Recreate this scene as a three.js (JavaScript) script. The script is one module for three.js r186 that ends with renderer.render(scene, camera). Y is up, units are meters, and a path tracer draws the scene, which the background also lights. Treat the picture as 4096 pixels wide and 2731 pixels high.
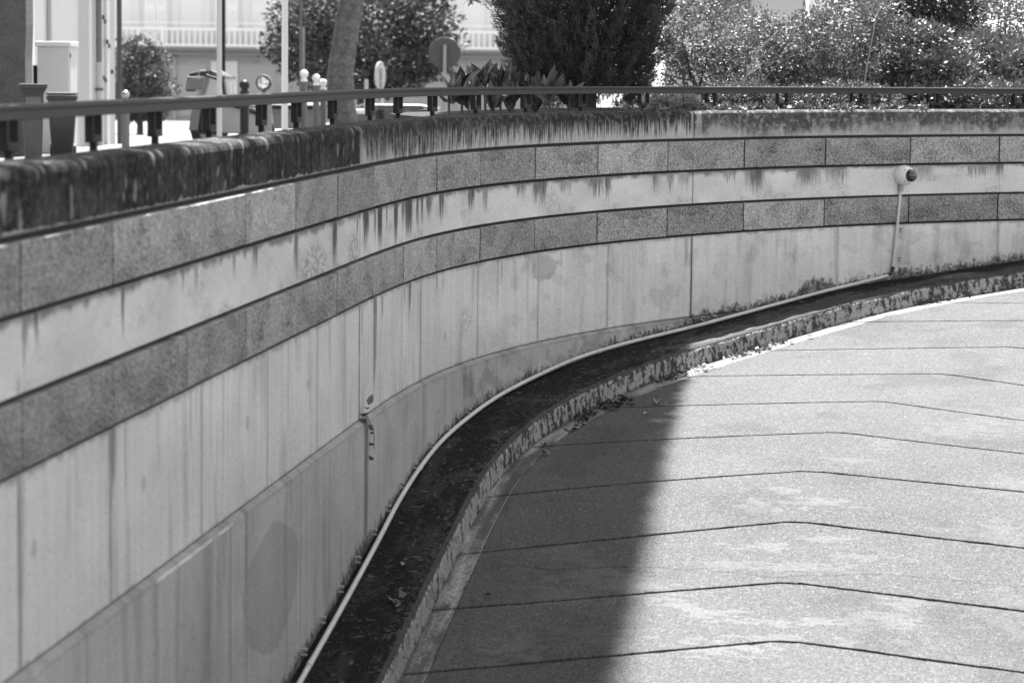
import * as THREE from 'three';
import { mergeGeometries } from 'three/addons/utils/BufferGeometryUtils.js';
import { RoundedBoxGeometry } from 'three/addons/geometries/RoundedBoxGeometry.js';

// ---------------------------------------------------------------- camera, sky, sun, exposure
const scene = new THREE.Scene();
const EYE = 1.3;                       // metres of the lens above the street datum
const F = 10500;                       // focal length in pixels of the 4096-wide photograph
const PITCH = THREE.MathUtils.degToRad(5.992), ROLL = THREE.MathUtils.degToRad(0.639);
const camera = new THREE.PerspectiveCamera(2 * Math.atan(1365.5 / F) * 180 / Math.PI, 1024 / 682, 0.1, 4000);
camera.position.set(0, EYE, 0);
camera.rotation.set(-PITCH, 0, ROLL);
camera.focus = 17.5;
camera.userData.fStop = 3.6;
const renderer = new THREE.WebGLRenderer({ antialias: true });
renderer.toneMapping = THREE.LinearToneMapping;
renderer.toneMappingExposure = 5.35;
renderer.shadowMap.enabled = true;

const TOSUN = new THREE.Vector3(0.045, 1, -0.50).normalize();
{ // clear sky in shades of grey: paler towards the horizon and round the sun
  const w = 512, h = 256, d = new Float32Array(w * h * 4), v = new THREE.Vector3();
  for (let j = 0; j < h; j++) for (let i = 0; i < w; i++) {
    const el = (j + 0.5) / h * Math.PI - Math.PI / 2, az = ((i + 0.5) / w - 0.5) * 2 * Math.PI;
    v.set(Math.cos(el) * Math.cos(az), Math.sin(el), Math.cos(el) * Math.sin(az));
    const up = Math.max(0, v.y), c = Math.max(0, v.dot(TOSUN));
    let L = 0.19 + 0.28 * Math.pow(1 - up, 3) + 0.22 * Math.pow(c, 8) + 0.5 * Math.pow(c, 90);
    if (v.y < 0) L = 0.3;
    const k = (j * w + i) * 4; d[k] = d[k + 1] = d[k + 2] = L; d[k + 3] = 1;
  }
  const t = new THREE.DataTexture(d, w, h, THREE.RGBAFormat, THREE.FloatType);
  t.mapping = THREE.EquirectangularReflectionMapping; t.magFilter = t.minFilter = THREE.LinearFilter; t.needsUpdate = true;
  scene.background = t; scene.environment = t;
}
const sun = new THREE.DirectionalLight(new THREE.Color(1, 1, 1), 5);
sun.position.copy(TOSUN).multiplyScalar(60).add(new THREE.Vector3(1, 0, -17));
sun.target.position.set(1, 0, -17); scene.add(sun, sun.target);
sun.castShadow = true; sun.shadow.mapSize.set(4096, 4096); sun.shadow.radius = 1;
Object.assign(sun.shadow.camera, { left: -40, right: 40, top: 60, bottom: -60, near: 1, far: 200 });

// ---------------------------------------------------------------- helpers
function rngOf(a) { return () => { a |= 0; a = a + 0x6D2B79F5 | 0; let t = Math.imul(a ^ a >>> 15, 1 | a); t = t + Math.imul(t ^ t >>> 7, 61 | t) ^ t; return ((t ^ t >>> 14) >>> 0) / 4294967296; }; }
const clamp = (x, a = 0, b = 1) => Math.min(b, Math.max(a, x));
const lerp = (a, b, t) => a + (b - a) * t;
const sst = (a, b, x) => { const t = clamp((x - a) / (b - a)); return t * t * (3 - 2 * t); };
function h2(x, y) { let n = Math.imul(x, 374761393) + Math.imul(y, 668265263) | 0; n = Math.imul(n ^ n >>> 13, 1274126177); return ((n ^ n >>> 16) >>> 0) / 4294967296; }
function vn(x, y) { const xi = Math.floor(x), yi = Math.floor(y); let fx = x - xi, fy = y - yi; fx = fx * fx * (3 - 2 * fx); fy = fy * fy * (3 - 2 * fy); const a = h2(xi, yi), b = h2(xi + 1, yi), c = h2(xi, yi + 1), d = h2(xi + 1, yi + 1); return a + (b - a) * fx + (c - a + (a - b - c + d) * fx) * fy; }
function fbm(x, y, o = 4) { let s = 0, a = 0.5, t = 0; for (let i = 0; i < o; i++) { s += a * vn(x, y); t += a; a *= 0.5; x = x * 2.03 + 17.1; y = y * 2.03 + 9.7; } return s / t; }
const G = (g) => new THREE.Color(g, g, g);                    // linear grey
const std = (g, r = 0.85, o = {}) => new THREE.MeshPhysicalMaterial({ color: G(g), roughness: r, specularIntensity: 0.35, ...o });
const enc = (l) => { l = clamp(l); return Math.round(255 * (l <= 0.0031308 ? l * 12.92 : 1.055 * Math.pow(l, 1 / 2.4) - 0.055)); };
function greyTex(w, h, fn, { srgb = true, rep = true } = {}) {   // fn(u, v) -> linear grey
  const d = new Uint8Array(w * h * 4);
  for (let j = 0; j < h; j++) for (let i = 0; i < w; i++) { const g = fn((i + 0.5) / w, (j + 0.5) / h), b = srgb ? enc(g) : Math.round(255 * clamp(g)), k = (j * w + i) * 4; d[k] = d[k + 1] = d[k + 2] = b; d[k + 3] = 255; }
  const t = new THREE.DataTexture(d, w, h, THREE.RGBAFormat);
  t.magFilter = THREE.LinearFilter; t.minFilter = THREE.LinearMipmapLinearFilter; t.generateMipmaps = true; t.anisotropy = 8;
  if (rep) t.wrapS = t.wrapT = THREE.RepeatWrapping;
  if (srgb) t.colorSpace = THREE.SRGBColorSpace;
  t.needsUpdate = true; return t;
}
const used = new Map();
function numbered(n) { const k = used.get(n) ?? 0; used.set(n, k + 1); return k ? n + '_' + String(k).padStart(3, '0') : n; }
function shadows(o) { o.traverse((m) => { if (m.isMesh) { m.castShadow = true; m.receiveShadow = true; } }); return o; }
function thing(name, label, category, pos = [0, 0, 0], turn = 0, group) {
  const o = new THREE.Group(); o.name = numbered(name); o.position.set(...pos); o.rotation.y = turn;
  o.userData = { label, category }; if (group) o.userData.group = group; scene.add(o); return o;
}
function part(parent, name, geo, m) { const o = new THREE.Mesh(geo, m); o.name = name; o.castShadow = o.receiveShadow = true; parent.add(o); return o; }
function struct(name, geo, m, label) { const o = geo ? new THREE.Mesh(geo, m) : new THREE.Group(); o.name = numbered(name); o.castShadow = o.receiveShadow = true; o.userData = { kind: 'structure' }; if (label) o.userData.label = label; scene.add(o); return o; }
const box = (w, h, d, x = 0, y = 0, z = 0) => new THREE.BoxGeometry(w, h, d).translate(x, y, z);
const rbox = (w, h, d, r, x = 0, y = 0, z = 0, seg = 2) => new RoundedBoxGeometry(w, h, d, seg, r).translate(x, y, z);
const cyl = (r0, r1, h, x = 0, y = 0, z = 0, n = 20) => new THREE.CylinderGeometry(r1, r0, h, n).translate(x, y + h / 2, z);
const lathe = (pts, n = 28) => new THREE.LatheGeometry(pts.map((p) => new THREE.Vector2(p[0], p[1])), n);
const tube = (pts, r, n = 8, seg) => new THREE.TubeGeometry(new THREE.CatmullRomCurve3(pts), seg ?? pts.length * 6, r, n);
const merge = (a) => mergeGeometries(a.map((g) => { g = g.index ? g.toNonIndexed() : g; for (const k of Object.keys(g.attributes)) if (!['position', 'normal', 'uv'].includes(k)) g.deleteAttribute(k); return g; }));
// a pixel of the photograph (2352-wide view) at a forward distance
function at(px, py, Z) {
  const du = px * 1.74150 - 2048, dv = py * 1.74150 - 1365.5, cr = Math.cos(ROLL), sr = Math.sin(ROLL), c = Math.cos(PITCH), s = Math.sin(PITCH);
  const a = (cr * du + sr * dv) / F, b = -(-sr * du + cr * dv) / F, y = b * c - s, z = b * s + c;
  return new THREE.Vector3(a / z * Z, y / z * Z + EYE, -Z);
}
const groundY = (Z) => -0.016 * (Z - 38);                      // the street falls gently away from the wall

// ---------------------------------------------------------------- plan of the curved wall: straight, then turning right
const PS = [], PX = [], PZ = [], PT = [], DS = 0.02, PMIN = -14, PMAX = 26;
{
  const k = 0.10271966, st = -1.0409, Lt = 2.8945, n = Math.round((PMAX - PMIN) / DS);
  let th = THREE.MathUtils.degToRad(82.0649), X = 0, Z = 0;
  for (let i = 0; i <= n; i++) { const s = PMIN + i * DS; PS.push(s); PX.push(X); PZ.push(Z); PT.push(th); X += Math.cos(th) * DS; Z += Math.sin(th) * DS; th -= clamp((s - st) / Lt) * k * DS; }
  const i0 = Math.round(-PMIN / DS), dth = THREE.MathUtils.degToRad(82.0649) - PT[i0], X0 = PX[i0], Z0 = PZ[i0], c = Math.cos(dth), s = Math.sin(dth);
  for (let i = 0; i <= n; i++) { const a = PX[i] - X0, b = PZ[i] - Z0; PX[i] = -0.7036 + a * c - b * s; PZ[i] = 14.4813 + a * s + b * c; PT[i] += dth; }
}
function W(s, off, h) {                                       // along the wall, out from its face, height from the lens
  const t = clamp((s - PMIN) / DS, 0, PS.length - 1.001), i = Math.floor(t), f = t - i, th = lerp(PT[i], PT[i + 1], f);
  return new THREE.Vector3(lerp(PX[i], PX[i + 1], f) + off * Math.sin(th), h + EYE, -(lerp(PZ[i], PZ[i + 1], f) - off * Math.cos(th)));
}
const headingAt = (s) => PT[Math.round(clamp((s - PMIN) / DS, 0, PS.length - 1))];
const HB = [[-14, -4.35], [-9, -3.68], [-5, -3.13], [-2.6, -2.81], [-1.5, -2.672], [-0.5, -2.548], [0.3, -2.432], [1.1, -2.312], [2, -2.214], [3, -2.128], [4, -2.055], [5, -1.99], [5.7, -1.94], [6.5, -1.864], [7.5, -1.762], [8.1, -1.71], [9.1, -1.635], [9.6, -1.592], [12, -1.39], [16, -1.08], [20, -0.8], [26, -0.4]];
function hb(s) {                                              // top of the kerb, smooth through the table
  let i = 0; while (i < HB.length - 2 && s > HB[i + 1][0]) i++;
  const p = (k) => HB[clamp(k, 0, HB.length - 1)], [x1, y1] = p(i), [x2, y2] = p(i + 1), [x0, y0] = p(i - 1), [x3, y3] = p(i + 2);
  const m1 = x2 > x0 ? (y2 - y0) / (x2 - x0) : 0, m2 = x3 > x1 ? (y3 - y1) / (x3 - x1) : m1, d = x2 - x1, t = (s - x1) / d, t2 = t * t, t3 = t2 * t;
  return (2 * t3 - 3 * t2 + 1) * y1 + (t3 - 2 * t2 + t) * d * m1 + (-2 * t3 + 3 * t2) * y2 + (t3 - t2) * d * m2;
}
const KERB = 0.14, hr = (s) => hb(s) - KERB;
const kw = (s) => 0.45 + 0.07 * sst(0.5, 4.5, s);               // kerb face, out from the wall
const gw = (s) => kw(s) + 0.135 + 0.03 * sst(2, 5, s);          // outer edge of the gutter
const S0 = -7.2, SL = 17;                                     // stretch of wall that one texture covers
const uOf = (s) => (s - S0) / SL;
// sweep a profile [[off, h, v]...] along the wall; one strip of its own per profile segment, so edges stay crisp
function sweep(prof, s0, s1, ds, { caps = true, u = uOf } = {}) {
  const n = Math.max(1, Math.ceil((s1 - s0) / ds)), pos = [], uv = [], idx = [];
  const rows = []; for (let j = 0; j <= n; j++) { const s = lerp(s0, s1, j / n); rows.push([s, prof(s)]); }
  const m = rows[0][1].length;
  for (let i = 0; i < m - 1; i++) {
    const b0 = pos.length / 3;
    for (const [s, P] of rows) for (const k of [i, i + 1]) { const p = W(s, P[k][0], P[k][1]); pos.push(p.x, p.y, p.z); uv.push(u(s), P[k][2] ?? P[k][1]); }
    for (let j = 0; j < n; j++) { const a = b0 + j * 2, b = a + 2; idx.push(a, b, b + 1, a, b + 1, a + 1); }
  }
  if (caps) for (const [e, flip] of [[0, 0], [n, 1]]) {
    const [s, P] = rows[e], b0 = pos.length / 3, tri = THREE.ShapeUtils.triangulateShape(P.map((q) => new THREE.Vector2(q[0], q[1])), []);
    for (const q of P) { const p = W(s, q[0], q[1]); pos.push(p.x, p.y, p.z); uv.push(u(s), q[2] ?? q[1]); }
    for (const t of tri) flip ? idx.push(b0 + t[0], b0 + t[2], b0 + t[1]) : idx.push(b0 + t[0], b0 + t[1], b0 + t[2]);
  }
  const g = new THREE.BufferGeometry(); g.setAttribute('position', new THREE.Float32BufferAttribute(pos, 3)); g.setAttribute('uv', new THREE.Float32BufferAttribute(uv, 2)); g.setIndex(idx); g.computeVertexNormals(); return g;
}

// ---------------------------------------------------------------- textures of the wall, kerb and ramp (what they are made of, and their stains)
const EXPJ = [-7.23, -0.776, 5.676, 12.1];
const pores = (s, h, den) => { const a = Math.floor(s / 0.0083), b = Math.floor(h / 0.0055); return h2(a * 7 + 3, b * 13 + 5) > 1 - (1 - den) * 0.16 && vn(s * 0.8, h * 2) > 0.3 ? 1 : 0; };
// coping: grown over with dark lichen, streaked by rain
const CH0 = -0.53, CHL = 0.46;
const copingTex = greyTex(2048, 224, (u, v) => {
  const s = S0 + u * SL, h = CH0 + v * CHL;
  const grain = fbm(s * 45, h * 60, 3), st = fbm(s * 26, h * 2.2, 4), st2 = fbm(s * 70 + 40, h * 5, 3), blot = fbm(s * 7, h * 11, 4);
  if (h > -0.322) { const sp = vn(s * 85, h * 120), sp2 = vn(s * 30 + 7, h * 60); return 0.018 + 0.05 * grain * grain + (sp > 0.72 ? 0.2 * sp2 : 0) + 0.03 * sst(0.55, 0.8, blot); }
  const d = clamp((-0.322 - h) / 0.205), conc = 0.33 + 0.1 * (grain - 0.5) + 0.1 * (blot - 0.5);
  let dark = 0.004 + 0.011 * grain + 0.014 * sst(0.45, 0.75, st), k;
  if (s < -0.776) {
    const drip = fbm(s * 15 + 3, h * 9, 2), drip2 = vn(s * 24 + 9, h * 12), mot = fbm(s * 32, h * 55, 4);
    k = 1 - 0.4 * sst(0.68, 0.74, drip) * sst(0.5, 0.65, drip2) - 0.08 * sst(0.45, 0.75, mot) - 0.05 * sst(0.45, 0.7, fbm(s * 60, h * 7, 3)) - 0.06 * sst(0.5, 0.7, fbm(s * 3, h * 6, 3)) * sst(0.3, 0.7, d);
    const crust = 0.015 + 0.13 * Math.pow(vn(s * 5, 3.3), 6) + 0.05 * Math.pow(vn(s * 42, 9.1), 2) + 0.05 * fbm(s * 24, h * 30, 3);
    if (1 - d < crust) k = 0.2 + 0.3 * grain;
  } else if (s < 5.676) {
    const edge = 0.9 + 0.4 * (vn(s * 1.7, 1.7) - 0.5) + 0.55 * (st - 0.5) + 0.9 * (st2 - 0.5) - 0.14 * sst(1.5, 4.5, s);
    k = 1 - sst(edge - 0.3, edge + 0.2, d); k *= 1 - 0.62 * sst(0.46, 0.66, fbm(s * 95, h * 4.5, 3)) * sst(0.15, 0.6, d + 0.3 * (st - 0.5)) - 0.14 * sst(0.5, 0.7, fbm(s * 30, h * 45, 3)); dark += 0.012;
  } else {
    const edge = 0.72 + 0.9 * (fbm(s * 4, h * 9 + 4, 4) - 0.5) + 0.5 * (st - 0.5);
    k = 1 - 0.85 * sst(edge - 0.35, edge + 0.3, d); k *= 0.95 - 0.33 * sst(0.5, 0.72, fbm(s * 24, h * 30, 4)) - 0.12 * sst(0.45, 0.65, fbm(s * 70, h * 80, 2)); dark += 0.022;
  }
  for (const [c, w] of [[-0.79, 0.012], [-0.745, 0.009], [5.65, 0.018], [5.74, 0.035]]) if (Math.abs(s - c) < w * (0.7 + 0.6 * vn(h * 30, c))) k *= 0.25 + 0.3 * st2;
  return lerp(conc, dark, clamp(k));
});
// middle concrete band: pale, with runs of dirt from the groove above
const MH0 = -1.012, MHL = 0.24;
const RUNS = [[-6.55, .03, .5, .7], [-6.43, .02, .45, .9], [-5.43, .02, .6, .9], [-4.76, .03, .3, .5], [-4.57, .015, .35, .9], [-4.36, .03, .4, .6], [-3.7, .035, .3, .6], [-3.3, .045, .35, .9], [-2.43, .045, .75, .8], [-1.48, .06, .95, .95], [-0.85, .03, .5, .7], [-0.6, .09, .8, .95], [-0.33, .03, .6, .8], [-0.18, .07, .95, 1], [0.02, .02, .5, .8], [0.29, .055, 1.0, 1], [0.5, .05, .5, .8], [0.66, .1, .95, 1], [0.9, .03, .75, .9], [1.02, .025, .6, .9], [1.2, .08, .4, .8], [1.5, .06, .55, .9], [2.15, .07, .5, .85], [2.43, .05, .5, .6], [3.1, .08, .35, .7], [3.42, .12, .55, .8], [3.83, .1, .25, .5], [4.3, .12, .4, .75], [4.48, .05, .5, .8], [5.16, .04, .45, .7], [5.37, .05, .4, .6], [5.55, .08, .45, .5], [6.15, .1, .2, .6], [6.4, .05, .35, .6], [6.5, .09, .7, .8], [7.15, .14, .55, .7], [7.5, .14, .45, .6], [8.5, .12, .35, .6], [9.1, .2, .2, .6], [9.35, .05, .25, .8]];
const midTex = greyTex(2048, 160, (u, v) => {
  const s = S0 + u * SL, h = MH0 + v * MHL, d = 1 - v;
  const fine = fbm(s * 60, h * 70, 3), blot = fbm(s * 3.1, h * 7, 4), tone = fbm(s * 0.9 + 5, 2.2, 2);
  let c = 0.49 + 0.1 * (fine - 0.5) + 0.2 * (blot - 0.5) + 0.05 * (tone - 0.5);
  let k = 0.75 * sst(0.16, 0, d + 0.25 * (fbm(s * 14, h * 12, 3) - 0.5) - 0.01);
  for (const [x, w, L, a] of RUNS) { const dx = Math.abs(s - x - 0.02 * (vn(h * 16, x) - 0.5)); if (dx > w * 1.6) continue; const ww = w * (1.3 - 0.35 * d / (L + 0.15)); const ed = sst(ww * 1.15, ww * 0.5, dx + 0.5 * w * (fbm(s * 90, h * 14, 3) - 0.5)); k = Math.max(k, a * ed * sst(L + 0.25, L * 0.35, d + 0.7 * (fbm(s * 70, h * 6 + x, 3) - 0.5)) * (0.72 + 0.6 * fbm(s * 65, h * 8, 3))); }
  k = Math.max(k, 0.35 * sst(0.56, 0.75, fbm(s * 5 + 2, h * 9 + 6, 4)) * sst(0.35, 0.65, fine));
  for (const [x, w] of [[-2.0, .45], [-0.95, .2]]) { const dd = Math.hypot((s - x) / w, (h + 0.96) / 0.13); if (dd < 1) k = Math.max(k, 0.55 * sst(0.42, 0.62, vn(s * 75, h * 75)) * sst(1, 0.5, dd)); }   // bare aggregate
  if (pores(s, h, 0.988)) k = Math.max(k, 0.6);
  return lerp(c, 0.03 + 0.05 * fine, clamp(k));
});
// lower concrete: plugs of the form ties, patches, weed and moss along its foot
const moss = (s, h) => { const up = h - hb(s), top = 0.012 + (0.075 * sst(0.35, 0.7, fbm(s * 2.6, 4.4, 3)) + 0.03 * fbm(s * 17, 2.2, 3) + 0.05 * Math.pow(vn(s * 47, 8.8), 3)) * (s > 5.5 ? 0.9 : 0.7); return sst(top + 0.035, top - 0.025, up + 0.1 * (fbm(s * 48, h * 40, 4) - 0.5)) * clamp(0.35 + 1.1 * fbm(s * 30, h * 42, 3)); };
const SEAMS = [-6.62, -5.594, -4.273, -3.05, -1.92, -0.776, 1.0, 2.3, 3.4, 4.495, 5.676, 7.526, 9.359, 10.6];
const BH0 = -1.866, BHL = 0.614;
const BRUNS = [[-5.56, .07, .4, .7], [-6.6, .05, .95, .4], [-4.95, .04, .5, .25], [-3.9, .03, .8, .25], [-3.1, .05, .7, .2], [-2.6, .04, .9, .3], [-1.6, .05, .5, .25], [-1.2, .03, .95, .25], [1.0, .03, .9, .35], [2.2, .05, .6, .25], [4.5, .03, .9, .35], [6.3, .06, .4, .25], [7.5, .03, .9, .3], [-5.4, .02, .55, .5], [-4.45, .02, .4, .6], [-4.36, .02, .3, .5], [-0.7, .04, .4, .5], [-0.33, .06, .95, .8], [-0.28, .03, .8, .9], [-0.1, .06, .25, .6], [0.7, .06, .3, .8], [0.55, .03, .2, .6], [1.4, .03, .22, .6], [2.75, .03, .3, .4], [3.4, .25, .2, .35], [5.6, .05, .4, .4]];
function lowerConcrete(s, h, c0, d) {
  const fine = fbm(s * 55, h * 60, 3), blot = fbm(s * 1.7, h * 3.2, 4), vert = fbm(s * 22, h * 1.3, 3), b2 = fbm(s * 6 + 9, h * 9, 4);
  return c0 * (1 + 0.16 * (fine - 0.5) + 0.34 * (blot - 0.5) + 0.19 * (vert - 0.5) - 0.16 * sst(0.58, 0.74, fbm(s * 9 + 31, h * 1.6, 4)) - 0.14 * sst(0.55, 0.7, b2) * sst(0.5, 4, s));
}
const baseTex = greyTex(2048, 384, (u, v) => {
  const s = S0 + u * SL, h = BH0 + v * BHL, d = 1 - v, fine = fbm(s * 55, h * 60, 3); let c = lowerConcrete(s, h, 0.515, d), k = 0.4 * sst(0.05, 0, d + 0.08 * (fbm(s * 16, h * 12, 3) - 0.5));
  for (const [x, w, L, a] of BRUNS) { const dx = Math.abs(s - x - 0.015 * (vn(h * 9, x) - 0.5)); if (dx > w * 1.3) continue; const ed = sst(w * 1.1 * (1 - 0.6 * d / L), 0, dx + 0.5 * w * (fbm(s * 90, h * 10, 3) - 0.5)); k = Math.max(k, a * ed * sst(L + 0.05, L * 0.6, d)); }
  for (const [x, y] of [[-6.47, -1.51], [-5.15, -1.515], [-3.45, -1.52], [-2.13, -1.515], [3.75, -1.69], [5.03, -1.7], [7.08, -1.688], [1.6, -1.66]]) { const r = Math.hypot(s - x, (h - y)); if (r < 0.03) k = Math.max(k, s < 3 ? 0.28 : (r > 0.022 ? 0.3 : 0.08)); }
  { const dd = Math.hypot((s - 3.5) / 0.3, (h + 1.36) / 0.12) + 0.7 * (fbm(s * 9, h * 12, 3) - 0.5); k = Math.max(k, 0.35 * sst(0.75, 0.6, dd)); }                          // repaired hole
  { const dd = Math.hypot((s - 2.05) / 0.22, (h + 1.62) / 0.13); k = Math.max(k, 0.28 * sst(1, 0.4, dd) * sst(0.45, 0.55, fine)); }
  for (const q of SEAMS) if (Math.abs(s - q) < 0.05) k = Math.max(k, (q === -5.594 || q === -6.62 || q === 5.676 || q === -0.776 ? 0.62 : 0.36) * (0.4 + fbm(s * 60, h * 5 + q, 3)) * sst(0.034, 0.0, Math.abs(s - q) + 0.02 * (fbm(s * 40, h * 9, 2) - 0.5)));
  if (pores(s, h, 0.985)) k = Math.max(k, 0.55);
  const edge = sst(0.035, 0.0, v + 0.05 * (fbm(s * 18, 6, 3) - 0.5)); k = Math.max(k, 0.3 * edge);
  k = Math.max(k, 0.95 * moss(s, h));
  return lerp(c, 0.03 + 0.03 * fine, clamp(k));
});
const PH0 = -2.95, PHL = 1.12;
const plinthTex = greyTex(2048, 512, (u, v) => {
  const s = S0 + u * SL, h = PH0 + v * PHL; let c = lowerConcrete(s, h, 0.35), k = 0;
  if (h > -1.895) c *= 0.62 + 0.3 * fbm(s * 14, h * 40, 3);                                                                 // grime lying on the ledge
  for (const [x, w, L] of [[-6, .02, .5], [-5.1, .06, .5], [-4.3, .12, .6], [-3.9, .03, .9], [-3.6, .05, .9], [-2.45, .02, .9], [-1.75, .02, .9], [-0.72, .07, 1], [-0.1, .015, .7], [0.95, .035, .8], [1.5, .02, .4]]) { const dx = Math.abs(s - x - 0.02 * (vn(h * 6, x) - 0.5)); if (dx < w * 1.3) k = Math.max(k, (x === -0.72 ? 0.75 : 0.3) * sst(w, w * 0.2, dx + w * 0.6 * (fbm(s * 70, h * 9, 3) - 0.5)) * sst(-1.9 - L, -1.9 - L * 0.4, h)); }
  { const dd = Math.hypot((s + 3.08) / 0.62, (h + 2.3) / 0.3) + 0.25 * (fbm(s * 3, h * 5, 3) - 0.5); k = Math.max(k, 0.22 * sst(0.95, 0.88, dd)); }   // damp patch
  { const dd = Math.hypot((s + 4.5) / 0.3, (h + 2.45) / 0.35) + 0.5 * (fbm(s * 4, h * 4, 3) - 0.5); k = Math.max(k, 0.15 * sst(1, 0.7, dd)); }
  { const b = fbm(s * 4.5, h * 6 + 3, 4); k = Math.max(k, 0.3 * sst(0.52, 0.66, b) * sst(0, 2.5, s)); }
  if (pores(s, h, 0.982)) k = Math.max(k, 0.6);
  k = Math.max(k, 0.95 * moss(s, h));
  return lerp(c, 0.025 + 0.03 * fbm(s * 40, h * 40, 2), clamp(k));
});
// granite: salt-and-pepper grain
const graniteFn = (u, v) => { const x = u * 1.2, y = v * 1.2; const a = vn(x * 150, y * 150), b = vn(x * 85 + 11, y * 85), c = vn(x * 230, y * 230 + 5); return 0.235 + 0.28 * (a - 0.5) * (0.5 + b) + 0.13 * (c - 0.5) - (b < 0.2 ? 0.09 : 0) + 0.17 * (fbm(x * 3.4, y * 4.2, 4) - 0.5) - 0.05 * sst(0.56, 0.66, fbm(x * 5 + 3, y * 9, 4)); };
const graniteTex = greyTex(1024, 1024, graniteFn), graniteBump = greyTex(1024, 1024, (u, v) => graniteFn(u, v) * 2, { srgb: false });
// kerb: mossy top, flaking pale paint on its face (v in metres across: 0 at the wall)
const KV = 0.72;
const kerbTex = greyTex(2048, 288, (u, v) => {
  const s = S0 + u * SL, q = v * KV, w = kw(s), g = fbm(s * 40, q * 60, 3), b = fbm(s * 3, q * 9, 4);
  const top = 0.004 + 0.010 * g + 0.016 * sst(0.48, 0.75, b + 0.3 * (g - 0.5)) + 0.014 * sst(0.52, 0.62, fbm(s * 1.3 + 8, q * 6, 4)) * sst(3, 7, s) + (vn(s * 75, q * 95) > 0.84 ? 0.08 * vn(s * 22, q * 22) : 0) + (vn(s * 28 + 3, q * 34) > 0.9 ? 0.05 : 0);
  if (q < w - 0.03 && s > 3.8) return top + 0.034 * sst(0.42, 0.6, fbm(s * 2.2, q * 7, 4) + 0.5 * (q / w - 0.55) + 0.35 * (g - 0.5)) * sst(3.8, 4.8, s);  // worn outer half past the bend, colour lifted to brighten its sunlit patch
  if (q < w - 0.03) return top + (w - q < 0.1 && vn(s * 60, q * 70) > 0.62 ? 0.05 * vn(s * 9, q * 9) : 0);
  const z = clamp((q - w + 0.01) / 0.14), fl = fbm(s * 30, z * 2.6 + 3, 4), f2 = fbm(s * 62, z * 9, 3), f3 = vn(s * 3.1, 5.5);
  const paint = 0.27 + 0.2 * (f2 - 0.5) + 0.1 * (vn(s * 60, z * 20) - 0.5);
  let k = sst(0.4, 0.64, fl + 0.55 * (f2 - 0.5) + 0.3 * (fbm(s * 8, z * 11, 3) - 0.5) + 0.16 * (f3 - 0.5) + 0.12 * sst(0.25, 0.0, z) + 0.1 * sst(0.8, 1, z) - 0.02 - 0.12 * sst(1.5, -1.5, s));
  k = Math.max(k, sst(0.12, 0.02, z + 0.12 * (f2 - 0.5)));
  return lerp(paint, 0.03 + 0.035 * g, k);
});
const GV = 0.2;
const gutterTex = greyTex(2048, 96, (u, v) => {
  const s = S0 + u * SL, q = v * GV, W2 = gw(s) - kw(s), e = q / W2, g = fbm(s * 50, q * 90, 3), str = fbm(s * 3.5, q * 55, 3), b = fbm(s * 2.2, q * 10, 3);
  let c = 0.17 + 0.26 * (g - 0.5) + 0.2 * (str - 0.5); c = lerp(c, 0.04, 0.85 * sst(0.5, 0.68, b + 0.5 * (g - 0.5) + 0.25 * sst(0.4, 0, e)));
  if (e > 0.94) c = lerp(c, 0.2, sst(0.45, 0.6, vn(s * 2.3, 7.7)));
  return c;
});
// ramp: fine-aggregate surfacing, scuffed pale where the wheels turn (s along, o across)
const R0 = -3.9, RL = 14, RO = 4.2;
const PATCH = [[-1.62, 1.95, .12, .2, .9], [-1.5, 1.75, .05, .14, .8], [-1.45, 2.35, .05, .5, .7], [-1.2, 2.2, .07, .25, .8], [-1.1, 1.85, .09, .2, .9], [-0.95, 1.7, .1, .12, .7], [-1.15, 2.75, .12, .18, .7], [-0.85, 2.9, .1, .12, .6], [-0.62, 1.3, .2, .22, .6], [-0.9, 1.12, .14, .16, .5], [-0.2, 1.1, .2, .14, .45], [-1.62, 0.98, .22, .1, .6], [-1.9, 0.86, .18, .07, .55], [-1.5, 1.3, .2, .2, .35], [-0.3, 2.25, .1, .35, .6], [0.05, 2.1, .1, .18, .8], [0.2, 2.45, .09, .22, .7], [-0.1, 2.7, .07, .14, .6], [0.9, 2.3, .09, .3, .7], [1.15, 2.2, .07, .12, .7], [0.75, 2.1, .07, .15, .6], [2.0, 2.45, .12, .2, .5], [2.5, 2.6, .2, .12, .4], [0.4, 3.4, .25, .3, .45], [-0.9, 3.5, .3, .25, .4], [1.5, 3.5, .25, .3, .4], [3.3, 3.0, .3, .3, .35], [-2.5, 2.6, .2, .4, .3], [-2.2, 3.2, .25, .3, .3]];
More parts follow.
